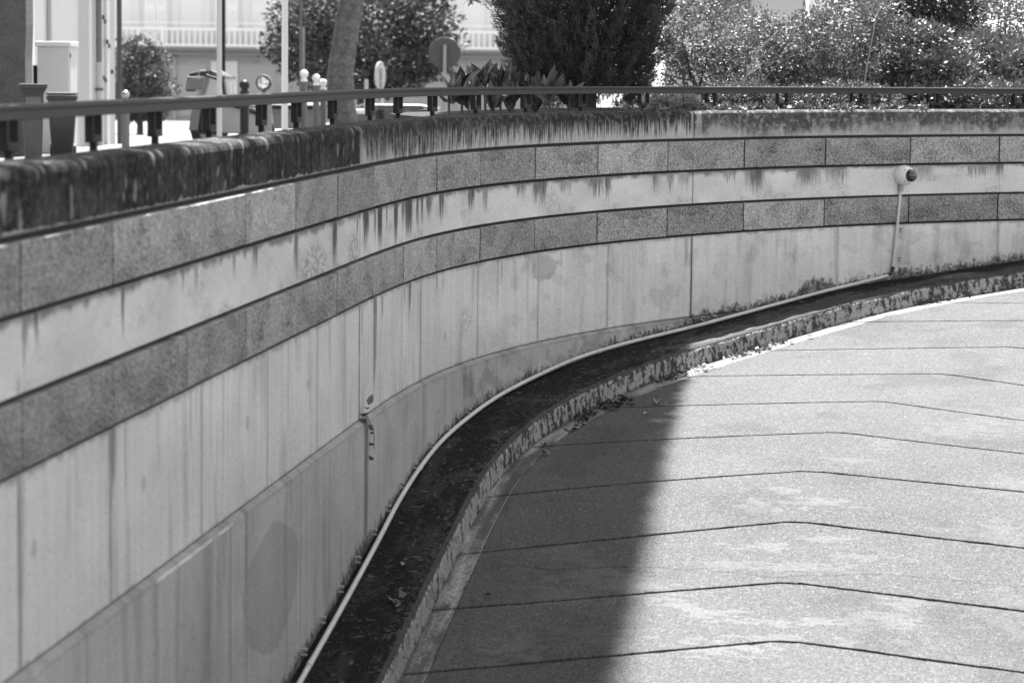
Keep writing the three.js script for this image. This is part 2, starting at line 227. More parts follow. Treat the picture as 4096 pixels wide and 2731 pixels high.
const rampTex = greyTex(2048, 1024, (u, v) => {
  const s = R0 + u * RL, o = v * RO, g = vn(s * 130, o * 210), g2 = vn(s * 75 + 3, o * 120), b = fbm(s * 1.3, o * 1.7, 4);
  const tx = h2(Math.floor(u * 2048) + 7, Math.floor(v * 1024)); let c = 0.06 + 0.046 * (g - 0.5) + 0.016 * (b - 0.5) + 0.045 * (tx - 0.5) + (g2 > 0.74 ? 0.05 * (g2 - 0.6) * 2 : 0) + (tx > 0.985 ? 0.09 : 0);
  let k = 0; const wob = fbm(s * 7, o * 7, 4) - 0.5, tear = fbm(s * 30, o * 13, 4) - 0.5;
  for (const [x, y, a, d, q] of PATCH) { const e = Math.hypot((s - x) / (a * 0.8), (o - y) / (d * 0.85)); if (e < 2.2) k = Math.max(k, q * sst(1.05, 0.75, e + 2.6 * wob + 4 * tear)); }
  c = lerp(c, 0.115, 0.8 * k * (0.3 + 0.6 * g + 0.4 * tx));
  c *= 1 - 0.16 * sst(0.56, 0.72, fbm(s * 2.1 + 4, o * 2.4 + 8, 4));
  const cr = Math.abs(s - (-0.42 + 0.05 * Math.sin(o * 5) + 0.08 * (fbm(o * 6, 3, 3) - 0.5))); if (o > 0.7 && o < 4 && cr < 0.006) c *= 0.55;
  return c;
});
const rampBump = greyTex(1024, 512, (u, v) => 0.5 + 0.6 * (vn(u * RL * 73, v * RO * 122) - 0.5), { srgb: false });
const concBump = greyTex(512, 512, (u, v) => fbm(u * 90, v * 60, 4), { srgb: false });
const remap = (t, rep, ox, oy, ry) => { const c = t.clone(); c.repeat.set(rep, ry); c.offset.set(ox, oy); c.needsUpdate = true; return c; };
const bandMat = (t, h0, hl, bump = 0.003, spec = 0.5) => new THREE.MeshPhysicalMaterial({ specularIntensity: spec, map: remap(t, 1, 0, -h0 / hl, 1 / hl), roughness: 0.9, bumpMap: remap(concBump, 12, 0, 0, 1.2), bumpScale: bump });
const M = {
  coping: bandMat(copingTex, CH0, CHL, 0.006, 0.15), mid: bandMat(midTex, MH0, MHL), base: bandMat(baseTex, BH0, BHL), plinth: bandMat(plinthTex, PH0, PHL),
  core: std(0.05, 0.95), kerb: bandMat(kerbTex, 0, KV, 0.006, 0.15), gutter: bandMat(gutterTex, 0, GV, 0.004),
  ramp: new THREE.MeshPhysicalMaterial({ specularIntensity: 0.45, map: remap(rampTex, 1, 0, 0, 1 / RO), roughness: 0.95, bumpMap: remap(rampBump, 1, 0, 0, 1 / RO), bumpScale: 0.004 }),
};
const graniteMats = [0.82, 0.9, 0.97, 1.04, 1.12].map((t) => new THREE.MeshStandardMaterial({ map: graniteTex, color: G(t), roughness: 0.8, bumpMap: graniteBump, bumpScale: 0.0015 }));

// ---------------------------------------------------------------- the retaining wall
const WALL0 = -11.8, WALL1 = 15.5;
{
  const wall = thing('retaining_wall', 'long curved concrete retaining wall with two rows of granite panels and dark lichen coping', 'wall');
  part(wall, 'core', sweep((s) => [[-0.028, Math.min(hr(s) - 0.15, -2.0)], [-0.028, -0.40], [-0.2, -0.40], [-0.2, Math.min(hr(s) - 0.15, -2.0)]], WALL0, WALL1, 0.25), M.core);
  const cuts = (list) => [WALL0, ...list.sort((a, b) => a - b).filter((q) => q > WALL0 + 0.2 && q < WALL1 - 0.2), WALL1];
  const cp = cuts([-10.4, -9.0, ...EXPJ, -5.1, -3.0, 2.4, 8.9]);
  const copingProf = () => [[-0.19, -0.524], [-0.003, -0.524], [0.002, -0.519], [0.002, -0.352], [-0.002, -0.338], [-0.012, -0.326], [-0.03, -0.32], [-0.15, -0.313, -0.2], [-0.185, -0.32, -0.165], [-0.2, -0.34, -0.14], [-0.2, -0.524]];
  for (let i = 0; i < cp.length - 1; i++) { const wide = (q) => EXPJ.includes(q) ? 0.006 : 0.0012; part(wall, 'coping', sweep(copingProf, cp[i] + wide(cp[i]), cp[i + 1] - wide(cp[i + 1]), 0.12), M.coping); }
  const bandProf = (h0, h1) => () => [[-0.035, h0], [-0.003, h0], [0, h0 + 0.004], [0, h1 - 0.004], [-0.003, h1], [-0.035, h1]];
  const sm = cuts([-10.6, -9.3, -7.9, ...SEAMS, 12.1, 13.6]);
  for (let i = 0; i < sm.length - 1; i++) {
    const gp = (q) => EXPJ.includes(q) ? 0.008 : 0.0015, a = sm[i] + gp(sm[i]), b = sm[i + 1] - gp(sm[i + 1]);
    part(wall, 'concrete_band', sweep(bandProf(-1.012, -0.776), a, b, 0.12), M.mid);
    part(wall, 'wall_panel', sweep(bandProf(-1.864, -1.257), a, b, 0.12), M.base);
  }
  const pl = cuts([-10, -8.4, -6.9, -5.75, -4.2, -3.75, -2.3, -0.776, 1.0, 2.6, 3.882, 5.676]).filter((q) => q < 6.2); pl.push(6.6);
  for (let i = 0; i < pl.length - 1; i++) { const gp = (q) => EXPJ.includes(q) ? 0.008 : 0.0012; part(wall, 'plinth', sweep((s) => [[-0.035, hr(s) - 0.1], [0.03, hr(s) - 0.1], [0.03, -1.892], [0.027, -1.882], [0.002, -1.868], [-0.035, -1.868]], pl[i] + gp(pl[i]), pl[i + 1] - gp(pl[i + 1]), 0.12), M.plinth); }
  const gj = [-6.62, -5.59, -4.56, -3.53, -2.49, -1.47, -0.44, 0.46, 1.33, 2.30, 3.30, 4.30, 5.31, 6.33, 7.34, 8.34, 9.34];
  for (let q = -7.65; q > WALL0; q -= 1.03) gj.unshift(q); for (let q = 10.35; q < WALL1; q += 1.01) gj.push(q);
  const r = rngOf(5), filler = new THREE.MeshPhysicalMaterial({ color: G(0.022), roughness: 1, specularIntensity: 0.2 });
  for (const [h0, h1] of [[-0.757, -0.546], [-1.238, -1.031]]) for (const q of gj) part(wall, 'joint_filler', sweep(() => [[-0.03, h0], [0.0075, h0], [0.0075, h1], [-0.03, h1]], q - 0.0095, q + 0.0095, 0.1), filler);
  for (const [h0, h1] of [[-0.7575, -0.545], [-1.239, -1.030]]) for (let i = 0; i < gj.length - 1; i++) {
    const gap = 0.007 + 0.002 * r(), o = 0.0125 + 0.005 * (r() - 0.5), dh = 0.005 * (r() - 0.5), U = r() * 5, V = r() * 5;
    part(wall, 'granite_panel', sweep((s) => { const t = (s - gj[i]) * dh; return [[-0.03, h0 + t, h0 / 1.2 + V], [o - 0.003, h0 + t, h0 / 1.2 + V], [o, h0 + t + 0.003, h0 / 1.2 + V], [o, h1 + t - 0.003, h1 / 1.2 + V], [o - 0.003, h1 + t, h1 / 1.2 + V], [-0.03, h1 + t, h1 / 1.2 + V]]; }, gj[i] + gap, gj[i + 1] - gap, 0.2, { u: (s) => s / 1.2 + U }), graniteMats[Math.floor(r() * 5)]);
  }
}
// ---------------------------------------------------------------- kerb, gutter and ramp
{
  const kp = (s) => { const w = kw(s), t = hb(s), b = 0.004 * Math.sin(s * 9) + 0.003 * Math.sin(s * 23); return [[0.02, t - 0.25, 0], [0.02, t, 0.02], [w * 0.55, t + 0.004 + b * 0.5, w * 0.55], [w - 0.035, t + b, w - 0.035], [w - 0.012, t - 0.008, w - 0.012], [w, t - 0.03 + b, w + 0.012], [w + 0.012, t - KERB + 0.004, w + 0.125], [w + 0.012, t - 0.25, w + 0.2]].reverse(); };
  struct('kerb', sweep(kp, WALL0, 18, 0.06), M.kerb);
  // chevron joints: [s at the kerb, rise per metre to the crown line, fall per metre beyond it]
  const CH = [[-2.15, .38, -.29], [-1.21, .37, -.29], [-0.28, .45, -.27], [0.75, .5, -.23], [1.90, .54, -.29], [3.10, .56, -.34], [4.37, .6, -.3], [5.63, .6, -.3], [6.97, .6, -.3], [8.05, .6, -.3], [9.2, .6, -.3], [10.4, .6, -.3], [11.6, .6, -.3], [12.8, .6, -.3], [14, .6, -.3], [15.2, .6, -.3], [16.4, .6, -.3]];
  for (let q = -3.1; q > -11.5; q -= 0.95) CH.unshift([q, .38, -.29]);
  const rs = rngOf(31), wobble = CH.map(() => rs() * 20);
  const line = (k, o) => { const [s, a, b] = CH[k], d = o - 0.47, c = 1.78, w = 0.006 * (vn(o * 3, wobble[k]) - 0.5); return s + w + (o < 2.17 ? a * d : o > 2.33 ? a * c + b * (o - 2.25) + 0.012 : a * c - 0.012 + lerp(a, b, (o - 2.17) / 0.16) * (o - 2.25) * 0.5); };
  const ramp = struct('ramp', null); const OE = 4.03;
  const gp = (k, o) => 0.0135 + 0.009 * (vn(o * 26, k * 7.3) - 0.5) + (vn(o * 9 + 40, k * 3.1) > 0.8 ? 0.006 : 0);    // chipped joint edges
  const slab = (name, k, oa, ob, nc, m, vOff) => {
    const nr = 8, pos = [], uv = [], idx = [];
    const P = (t, c) => { const s0 = line(k, 2.25), f = c / nc; let s = 0, o = 0; for (let it = 0; it < 3; it++) { o = lerp(oa(s || CH[k][0]), ob(s || CH[k][0]), f); const la = line(k, o) + gp(k, o), lb = line(k + 1, o) - gp(k + 1.5, o); s = lerp(la, lb, t); } return [s, o]; };
    const rows = [[0, 0.03], [0, 0.003]]; for (let j = 0; j <= nr; j++) rows.push([lerp(0.006, 0.994, j / nr), 0]); rows.push([1, 0.003], [1, 0.03]);
    for (const [t, drop] of rows) for (let c = 0; c <= nc; c++) { const [s, o] = P(t, c), p = W(s, o, hr(s) - drop); pos.push(p.x, p.y, p.z); uv.push(vOff ? uOf(s) : (s - R0) / RL, vOff ? o - kw(s) : o); }
    const w = nc + 1; for (let j = 0; j < rows.length - 1; j++) for (let c = 0; c < nc; c++) { const a = j * w + c; idx.push(a, a + 1, a + w + 1, a, a + w + 1, a + w); }
    const g = new THREE.BufferGeometry(); g.setAttribute('position', new THREE.Float32BufferAttribute(pos, 3)); g.setAttribute('uv', new THREE.Float32BufferAttribute(uv, 2)); g.setIndex(idx); g.computeVertexNormals();
    part(ramp, name, g, m);
  };
  for (let k = 0; k < CH.length - 1; k++) {
    slab('gutter_slab', k, (s) => kw(s) + 0.004, (s) => gw(s) - 0.002, 2, M.gutter, true);
    slab('ramp_slab', k, (s) => gw(s) + 0.002, () => OE, 120, M.ramp, false);
  }
  part(ramp, 'joint_bed', sweep((s) => [[OE + 0.2, hr(s) - 0.018], [2.25, hr(s) - 0.018], [0.2, hr(s) - 0.018]], WALL0, 17.5, 0.15, { caps: false }), std(0.05, 0.95));
  // the other side of the ramp, beyond the frame
  const inner = thing('inner_retaining_wall', 'low concrete retaining wall on the inner side of the ramp', 'wall');
  part(inner, 'wall_face', sweep((s) => [[OE + 0.45, hr(s) - 0.1], [OE + 0.45, -0.5], [OE + 0.65, -0.5], [OE + 0.65, hr(s) - 0.1]].reverse(), WALL0, 12, 0.2), std(0.38, 0.9));
  part(inner, 'coping', sweep(() => [[OE + 0.44, -0.498], [OE + 0.44, -0.31], [OE + 0.66, -0.31], [OE + 0.66, -0.498]].reverse(), WALL0, 12, 0.2), std(0.12, 0.95));
  struct('kerb', sweep((s) => [[OE, hr(s) - 0.1], [OE, hb(s) - 0.02], [OE + 0.02, hb(s)], [OE + 0.448, hb(s)], [OE + 0.448, hr(s) - 0.1]].reverse(), WALL0, 16, 0.15), std(0.09, 0.95));
}
// ---------------------------------------------------------------- street, with the ramp and a lower car park cut out of it
const PARK = { x0: -5.4, x1: 1.6, z0: 44.5, z1: 57, y: -0.98 };
{
  const sh = new THREE.Shape([[-900, -60], [900, -60], [900, 2600], [-900, 2600]].map((p) => new THREE.Vector2(...p)));
  const hole = []; for (let s = WALL0; s <= 17.5; s += 0.5) { const p = W(s, -0.15, 0); hole.push(new THREE.Vector2(p.x, -p.z)); } for (let s = 17.5; s >= WALL0; s -= 0.5) { const p = W(s, 4.6, 0); hole.push(new THREE.Vector2(p.x, -p.z)); }
  sh.holes.push(new THREE.Path(hole)); sh.holes.push(new THREE.Path([[PARK.x0, PARK.z0], [PARK.x1, PARK.z0], [PARK.x1, PARK.z1], [PARK.x0, PARK.z1]].map((p) => new THREE.Vector2(...p))));
  const g = new THREE.ShapeGeometry(sh), p = g.attributes.position, uv = g.attributes.uv;
  for (let i = 0; i < p.count; i++) { const X = p.getX(i), Z = p.getY(i); p.setXYZ(i, X, groundY(Z), -Z); uv.setXY(i, X / 8, Z / 8); }
  g.computeVertexNormals(); if (g.attributes.normal.getY(0) < 0) { const ix = g.index.array; for (let i = 0; i < ix.length; i += 3) [ix[i], ix[i + 1]] = [ix[i + 1], ix[i]]; g.computeVertexNormals(); }
  const st = greyTex(512, 512, (u, v) => 0.1 + 0.06 * (fbm(u * 40, v * 40, 4) - 0.5) + 0.08 * (fbm(u * 4, v * 4, 3) - 0.5));
  struct('street', g, new THREE.MeshStandardMaterial({ map: st, roughness: 0.9 }));
  const pk = struct('lower_car_park', null), w = PARK.x1 - PARK.x0, d = PARK.z1 - PARK.z0, cx = (PARK.x0 + PARK.x1) / 2, cz = -(PARK.z0 + PARK.z1) / 2;
  part(pk, 'floor', box(w + 0.4, 0.2, d + 0.4, cx, PARK.y - 0.1, cz), std(0.1, 0.9));
  const hh = groundY(50) - PARK.y;
  for (const [bw, bd, bx, bz] of [[0.2, d, PARK.x0 - 0.1, cz], [0.2, d, PARK.x1 + 0.1, cz], [w + 0.4, 0.2, cx, -PARK.z0 + 0.1], [w + 0.4, 0.2, cx, -PARK.z1 - 0.1]]) part(pk, 'side_wall', box(bw, hh, bd, bx, PARK.y + hh / 2 - 0.09, bz), std(0.3, 0.9));
}
// earth bed behind the right half of the wall
{
  const bd = (s) => 0.35 + 0.55 * sst(2.4, 3.6, s) + 2.4 * sst(4.2, 6.2, s);
  const bed = sweep((s) => [[-0.21, -1.3], [-0.21, -0.40], [-0.21 - 0.1 * bd(s), -0.37], [-0.21 - 0.45 * bd(s), -0.33], [-0.21 - 0.96 * bd(s), -0.4], [-0.21 - bd(s), -1.3]], 2.3, 15, 0.25);
  struct('planting_bed', bed, std(0.03, 1));
}
// ---------------------------------------------------------------- handrail on square hoops
{
  const rail = thing('handrail', 'low dark metal handrail on square hoop posts along the wall coping', 'railing');
  const rm = std(0.038, 0.6), hm = std(0.014, 0.55);
  const rcut = [WALL0, -7.2, -4.9, 0.33, 5.95, 11.2, WALL1];
  for (let i = 0; i < rcut.length - 1; i++) part(rail, 'rail', sweep(() => [[-0.2, -0.192], [-0.162, -0.192], [-0.16, -0.19], [-0.16, -0.158], [-0.153, -0.157], [-0.151, -0.155], [-0.151, -0.143], [-0.155, -0.14], [-0.209, -0.14], [-0.211, -0.143], [-0.211, -0.155], [-0.2, -0.158], [-0.2, -0.192]], rcut[i] + 0.0015, rcut[i + 1] - 0.0015, 0.12), rm);
  const hs = [-7.1, -6.126, -5.15, -4.288, -3.385, -2.36, -1.558, -0.616, 0.42, 1.134, 1.898, 2.723, 3.558, 4.393, 5.262, 6.139, 7.02, 7.896, 8.761, 9.69, 10.57, 11.45, 12.3];
  for (const s of hs) {
    const p = W(s, -0.18, 0), w = 0.122, t = 0.013, dp = 0.031, y1 = -0.1925 + EYE, y0 = -0.288 + EYE, m = new THREE.Matrix4().makeRotationY(headingAt(s)).setPosition(p.x, 0, p.z);
    const g = merge([rbox(t, y1 - y0, dp, 0.002, -w / 2 + t / 2, (y0 + y1) / 2, 0, 1), rbox(t, y1 - y0, dp, 0.002, w / 2 - t / 2, (y0 + y1) / 2, 0, 1), rbox(w - 2 * t, 0.026, dp + 0.003, 0.002, 0, y0 + 0.0135, 0, 1)]).applyMatrix4(m);
    const post = part(rail, 'hoop_post', g, hm);
    part(post, 'stub', box(0.024, 0.06, 0.024, 0, y0 - 0.03, 0).applyMatrix4(m), hm);
  }
}
// ---------------------------------------------------------------- conduit, clips and security camera on the wall
const plastic = new THREE.MeshStandardMaterial({ roughness: 0.5, map: (() => { const q = greyTex(1024, 64, (u, v) => 0.48 - 0.06 * sst(0.5, 0.72, fbm(u * 300, v * 3, 3)) - 0.05 * sst(0.55, 0.7, fbm(u * 60, v * 2 + 5, 3)) + 0.06 * (fbm(u * 500, v * 9, 2) - 0.5)); return q; })() });
{
  const con = thing('conduit_pipe', 'thin pale plastic conduit lying along the foot of the wall and rising to the camera', 'pipe');
  const run = [[-7, .082, .017], [-4.5, .084, .017], [-2.68, .084, .017], [-1.63, .082, .017], [-0.55, .072, .018], [0.1, .062, .02], [0.75, .06, .02], [1.27, .06, .02], [1.78, .062, .02], [2.47, .058, .024], [3.03, .056, .025], [3.9, .05, .033], [4.49, .052, .03], [5.06, .06, .022], [5.62, .085, .02], [6.19, .094, .02], [6.77, .084, .02], [7.34, .06, .022], [7.86, .05, .032], [8.09, .04, .042]].map(([s, o, y]) => W(s, o, hb(s) + y));
  part(con, 'floor_run', tube(run, 0.0138, 12, 220), plastic);
  for (const s of [-2.5, 0.72, 4.28, 5.85]) { const i = run.findIndex((p, k) => k && true); const a = W(s - 0.03, s < 0 ? .084 : s < 1 ? .06 : s < 5 ? .051 : .088, hb(s - 0.03) + (s < 1 ? 0.0185 : s < 5 ? 0.0315 : 0.02)), b = W(s + 0.03, s < 0 ? .084 : s < 1 ? .06 : s < 5 ? .051 : .088, hb(s + 0.03) + (s < 1 ? 0.0185 : s < 5 ? 0.0315 : 0.02)); part(con, 'coupling', tube([a, b], 0.0158, 12, 2), plastic); }
  part(con, 'bend', tube([W(8.08, .04, hb(8.09) + 0.043), W(8.13, .032, -1.655), W(8.158, .022, -1.628), W(8.168, .02, -1.59)], 0.0148, 10, 24), std(0.03, 0.5));
  part(con, 'coupling', tube([W(8.167, .02, -1.60), W(8.175, .02, -1.55)], 0.0165, 12, 2), plastic);
  part(con, 'riser', tube([W(8.168, .02, -1.595), W(8.2, .02, -1.28), W(8.232, .02, -0.955)], 0.0125, 12, 10), plastic);
  part(con, 'gland', tube([W(8.231, .022, -0.985), W(8.235, .022, -0.93)], 0.019, 12, 2), std(0.3, 0.6));
  const clipSpots = [-2.435, -1.981, -1.514, -1.026, -0.543, -0.119, 0.299, 0.672, 1.097, 1.519, 1.983, 2.463, 2.945, 3.415, 3.884, 4.35, 4.823, 5.297, 5.775, 6.239, 6.724, 7.903];
  const shape = new THREE.Shape([[-0.014, -0.016], [0.014, -0.016], [0.014, -0.011], [-0.009, -0.011], [-0.009, 0.012], [0.012, 0.012], [0.014, 0.007], [0.017, 0.008], [0.015, 0.018], [-0.014, 0.018]].map((p) => new THREE.Vector2(...p)));
  const cg = new THREE.ExtrudeGeometry(shape, { depth: 0.018, bevelEnabled: false });
  const cm = std(0.33, 0.6);
  const clip = (s, h, o) => { const p = W(s, o, h), c = thing('pipe_clip', 'small grey plastic pipe clip screwed to the foot of the curved wall', 'pipe clip', [p.x, p.y, p.z], headingAt(s) - Math.PI / 2, 'empty pipe clips along the foot of the wall'); part(c, 'jaw', cg.clone().translate(0.012, 0, -0.009), cm); part(c, 'screw_plate', box(0.006, 0.03, 0.016, 0.001, -0.002, 0), cm); return c; };
  for (const s of clipSpots) clip(s, hb(s) + 0.052, s < 6.4 ? 0.031 : 0.002);
  for (const [s, h] of [[8.262, -1.305], [8.252, -1.541]]) { const c = clip(s, h, 0.002); c.userData.label = h > -1.4 ? 'upper empty pipe clip beside the camera riser' : 'lower empty pipe clip beside the camera riser'; delete c.userData.group; }
  // dome camera
  const s = 8.25, p = W(s, 0.001, -0.853), th = headingAt(s), cam = thing('security_camera', 'white dome security camera with dark glass bubble fixed to the wall', 'security camera', [p.x, p.y, p.z], Math.atan2(Math.sin(th), Math.cos(th)));
  const lay = (g) => g.rotateX(Math.PI / 2);                  // lathe axis -> local +z (out of the wall)
  const wm = std(0.62, 0.4);
  part(cam, 'base_ring', lay(lathe([[0, 0], [0.076, 0], [0.079, 0.004], [0.081, 0.018], [0.0805, 0.024], [0.0785, 0.0255], [0, 0.0255]], 48)), wm);
  part(cam, 'housing', lay(lathe([[0.0785, 0.0265], [0.0815, 0.0285], [0.082, 0.04], [0.079, 0.062], [0.071, 0.084], [0.058, 0.1], [0.0515, 0.1045], [0.0505, 0.102], [0.0505, 0.08]], 48)), wm);
  part(cam, 'bubble', lay(lathe([[0.0498, 0.09], [0.0505, 0.106], [0.049, 0.124], [0.042, 0.142], [0.029, 0.154], [0.014, 0.16], [0.0001, 0.1615]], 40)), new THREE.MeshPhysicalMaterial({ color: G(0.012), roughness: 0.06, clearcoat: 1, clearcoatRoughness: 0.03 }));
  for (const a of [0.8, 2.4, 3.9, 5.5]) part(cam, 'screw', new THREE.CylinderGeometry(0.0045, 0.0045, 0.006, 10).rotateX(Math.PI / 2).translate(0.066 * Math.cos(a), 0.066 * Math.sin(a), 0.0925), std(0.1, 0.5));
}
// ---------------------------------------------------------------- plants
const leafGeo = (l = 1, w = 0.4, fold = 0.12, bend = 0.08) => { // pointed leaf along +y, folded on its midrib
  const g = new THREE.BufferGeometry(), y = [0, 0.3, 0.65, 1], ww = [0.02, 0.5, 0.42, 0], pos = [], idx = [];
  for (let i = 0; i < 4; i++) for (const k of [-1, 0, 1]) pos.push(k * ww[i] * w * l, y[i] * l, (k ? fold * w * l * (ww[i] * 2) : 0) - bend * l * y[i] * y[i]);
  for (let i = 0; i < 3; i++) for (let k = 0; k < 2; k++) { const a = i * 3 + k; idx.push(a, a + 1, a + 4, a, a + 4, a + 3); }
  g.setAttribute('position', new THREE.Float32BufferAttribute(pos, 3)); g.setIndex(idx); g.computeVertexNormals(); return g;
};
const leafMat = (g, rough = 0.55, tr = 0.35) => new THREE.MeshPhysicalMaterial({ color: G(g), roughness: rough, transmission: tr, thickness: 0, side: THREE.DoubleSide, specularIntensity: 0.6 });
const sprayGeo = (() => { const a = [], r = rngOf(77); for (let i = 0; i < 9; i++) { const t = i / 8, g = leafGeo(0.34 - 0.16 * t, 0.3, 0.3, 0.1); g.rotateZ((i % 2 ? 1 : -1) * (0.75 - 0.45 * t)); g.rotateY((r() - 0.5) * 2.4); g.translate(0, t * 0.72, 0); g.deleteAttribute('uv'); a.push(g); } return mergeGeometries(a); })();
const smallLeaf = leafGeo(1, 0.5), roundLeaf = leafGeo(1, 0.66), longLeaf = leafGeo(1, 0.34);
const Y = new THREE.Vector3(0, 1, 0), _q = new THREE.Quaternion(), _q2 = new THREE.Quaternion(), _m = new THREE.Matrix4(), _v = new THREE.Vector3(), _s = new THREE.Vector3();
function foliage(parent, name, geo, mat, list, r) {           // list of [position, direction, size, tone]
  const im = new THREE.InstancedMesh(geo, mat, list.length); im.name = name; im.castShadow = im.receiveShadow = true;
  const c = new THREE.Color();
  list.forEach(([p, d, s, tone], i) => { _q.setFromUnitVectors(Y, _v.copy(d).normalize()); _q.multiply(_q2.setFromAxisAngle(Y, r() * 6.283)); im.setMatrixAt(i, _m.compose(p, _q, _s.set(s, s, s))); im.setColorAt(i, c.setRGB(tone, tone, tone)); });
  im.userData.kind = 'stuff'; parent.add(im); return im;
}
const rv = (r) => { const z = r() * 2 - 1, a = r() * 6.283, q = Math.sqrt(1 - z * z); return new THREE.Vector3(q * Math.cos(a), z, q * Math.sin(a)); };
// crown made of clumps of leaves round twig ends
function clumped(r, { n, clumps, rad, size, tone = 1, shape, up = 0.25, spread = 0.3, shell = 0.5 }) {
  const out = [];
  for (let c = 0; c < clumps; c++) {
    const d = rv(r), f = shell + (1 - shell) * Math.cbrt(r()), ctr = new THREE.Vector3(d.x * rad[0] * f, d.y * rad[1] * f, d.z * rad[2] * f); if (shape && !shape(ctr)) continue;
    const ct = tone * (0.75 + 0.5 * r()), m = Math.round(n / clumps), cr = spread * (0.6 + 0.8 * r());
    for (let i = 0; i < m; i++) { const e = rv(r).multiplyScalar(cr * Math.cbrt(r())); e.y *= 0.7; const p = ctr.clone().add(e); out.push([p, e.clone().normalize().add(rv(r).multiplyScalar(0.6)).add(new THREE.Vector3(0, up, 0)), size * (0.6 + 0.7 * r()), ct * (0.8 + 0.4 * r())]); }
  }
  return out;
}
function stem(a, b, r0, r1, bow = 0.1, r = Math.random, n = 6) { // tapered crooked stem
  const side = rv(r).multiplyScalar(bow * a.distanceTo(b)), pts = [0, 0.33, 0.67, 1].map((t) => a.clone().lerp(b, t).addScaledVector(side, Math.sin(t * 3.1)));
  const g = new THREE.TubeGeometry(new THREE.CatmullRomCurve3(pts), 10, 1, n), p = g.attributes.position, c = new THREE.CatmullRomCurve3(pts);
  for (let i = 0; i <= 10; i++) { const o = c.getPointAt(i / 10), rr = lerp(r0, r1, i / 10); for (let k = 0; k <= n; k++) { const j = i * (n + 1) + k; p.setXYZ(j, o.x + (p.getX(j) - o.x) * rr, o.y + (p.getY(j) - o.y) * rr, o.z + (p.getZ(j) - o.z) * rr); } }
  g.computeVertexNormals(); return g;
}
const bark = std(0.09, 0.95), paleBark = std(0.3, 0.85);
// tall dark conifer behind the planting bed; its upper part stands above the frame and shades the near ramp
{
  const r = rngOf(11), b = at(1338, 150, 22.2), y0 = -0.40 + EYE, t = thing('conifer_tree', 'tall dense dark conifer standing behind the middle of the railing', 'tree', [b.x, y0, b.z]);
  part(t, 'trunk', stem(new THREE.Vector3(0, -0.1, 0), new THREE.Vector3(0.1, 17, 0), 0.13, 0.02, 0.004, r, 10), bark);
  const H = 28, rad = (y) => y < 1.9 ? lerp(0.52, 1.04, sst(-0.3, 1.9, y)) : y < 18 ? 1.04 - 0.0135 * (y - 2) : 0.82 * (1 - sst(17, H, y) * 0.97);
  const list = [], coarse = [];
  for (let c = 0; c < 760; c++) {                              // plumes in the part that shows
    const y = 0.12 + 2.0 * r(), a = r() * 6.283, R = rad(y) * (0.62 + 0.42 * r()), base = new THREE.Vector3(Math.cos(a) * R * 0.8, y - 0.12, Math.sin(a) * R * 0.8), dir = new THREE.Vector3(Math.cos(a) * 0.75, 0.75 + 0.3 * r(), Math.sin(a) * 0.75).normalize(), L = 0.16 + 0.2 * r(), tn = 0.55 + 1.1 * r() * r() + 0.2 * r();
    for (let i = 0; i < 56; i++) { const f = r(), p = base.clone().addScaledVector(dir, f * L).addScaledVector(rv(r), 0.055 * (1.15 - f)); list.push([p, dir.clone().addScaledVector(rv(r), 0.6), 0.035 + 0.03 * r(), tn * (0.7 + 0.6 * r())]); }
  }
  for (let c = 0; c < 9000; c++) { const y = 0.2 + 1.95 * r(), a = r() * 6.283, R = rad(y) * 0.88 * Math.sqrt(r()); coarse.push([new THREE.Vector3(Math.cos(a) * R, y, Math.sin(a) * R), new THREE.Vector3(Math.cos(a), 0.8, Math.sin(a)).addScaledVector(rv(r), 0.6), 0.1 + 0.07 * r(), 0.9]); }
  for (let c = 0; c < 130000; c++) { const y = 1.9 + (H - 1.9) * r(), a = r() * 6.283, R = rad(y) * (0.3 + 0.7 * Math.sqrt(r())); coarse.push([new THREE.Vector3(Math.cos(a) * R, y, Math.sin(a) * R), new THREE.Vector3(Math.cos(a) * 0.6, 0.9, Math.sin(a) * 0.6).addScaledVector(rv(r), 0.4), 0.11 + 0.05 * r(), 0.9]); }
  const cm = leafMat(0.085, 0.65, 0.2); foliage(t, 'crown', sprayGeo, cm, list, r); foliage(t, 'crown', sprayGeo, cm, coarse, r);
}
function shrub(label, px, py, Z, rx, ry, o) {                  // centre and half-sizes in the photograph, then real metres
  const r = rngOf(o.seed), c = at(px, py, Z), k = Z / 6029, y0 = Math.min(-0.38 + EYE, c.y - ry * k), t = thing(o.name ?? 'shrub', label, o.cat ?? 'shrub', [c.x, y0, c.z], 0, o.group);
  const rad = [rx * k, ry * k, (o.depth ?? 0.9) * rx * k], list = clumped(r, { rad, ...o }).map((q) => (q[0].y += c.y - y0, q)).filter((q) => q[0].y > 0.01);
  const cr = foliage(t, 'crown', o.geo ?? smallLeaf, o.mat, list, r);
  for (let i = 0; i < (o.stems ?? 11); i++) { const e = list[Math.floor(r() * list.length)][0]; part(t, 'stem', stem(new THREE.Vector3((r() - 0.5) * rad[0] * 0.5, -0.04, (r() - 0.5) * rad[2] * 0.5), e, o.sr ?? 0.012, 0.004, 0.08, r), o.sm ?? bark); }
  return t;
}
const lm1 = leafMat(0.16, 0.6, 0.32), lm2 = leafMat(0.13, 0.6, 0.3), lmDark = leafMat(0.045, 0.5, 0.15), lmPale = leafMat(0.3, 0.7, 0.3), lmBroad = leafMat(0.14, 0.45, 0.28);
shrub('loose light shrub with fine leaves beside the dark conifer', 1615, 95, 23.4, 125, 140, { seed: 21, n: 9180, clumps: 234, size: 0.031, spread: 0.12, mat: lm1, shell: 0.3 });
shrub('thin shrub with crossing pale stems behind the railing', 1730, 135, 22.8, 115, 105, { seed: 22, n: 6120, clumps: 171, size: 0.033, spread: 0.11, mat: lm1, shell: 0.3, stems: 3, sm: paleBark });
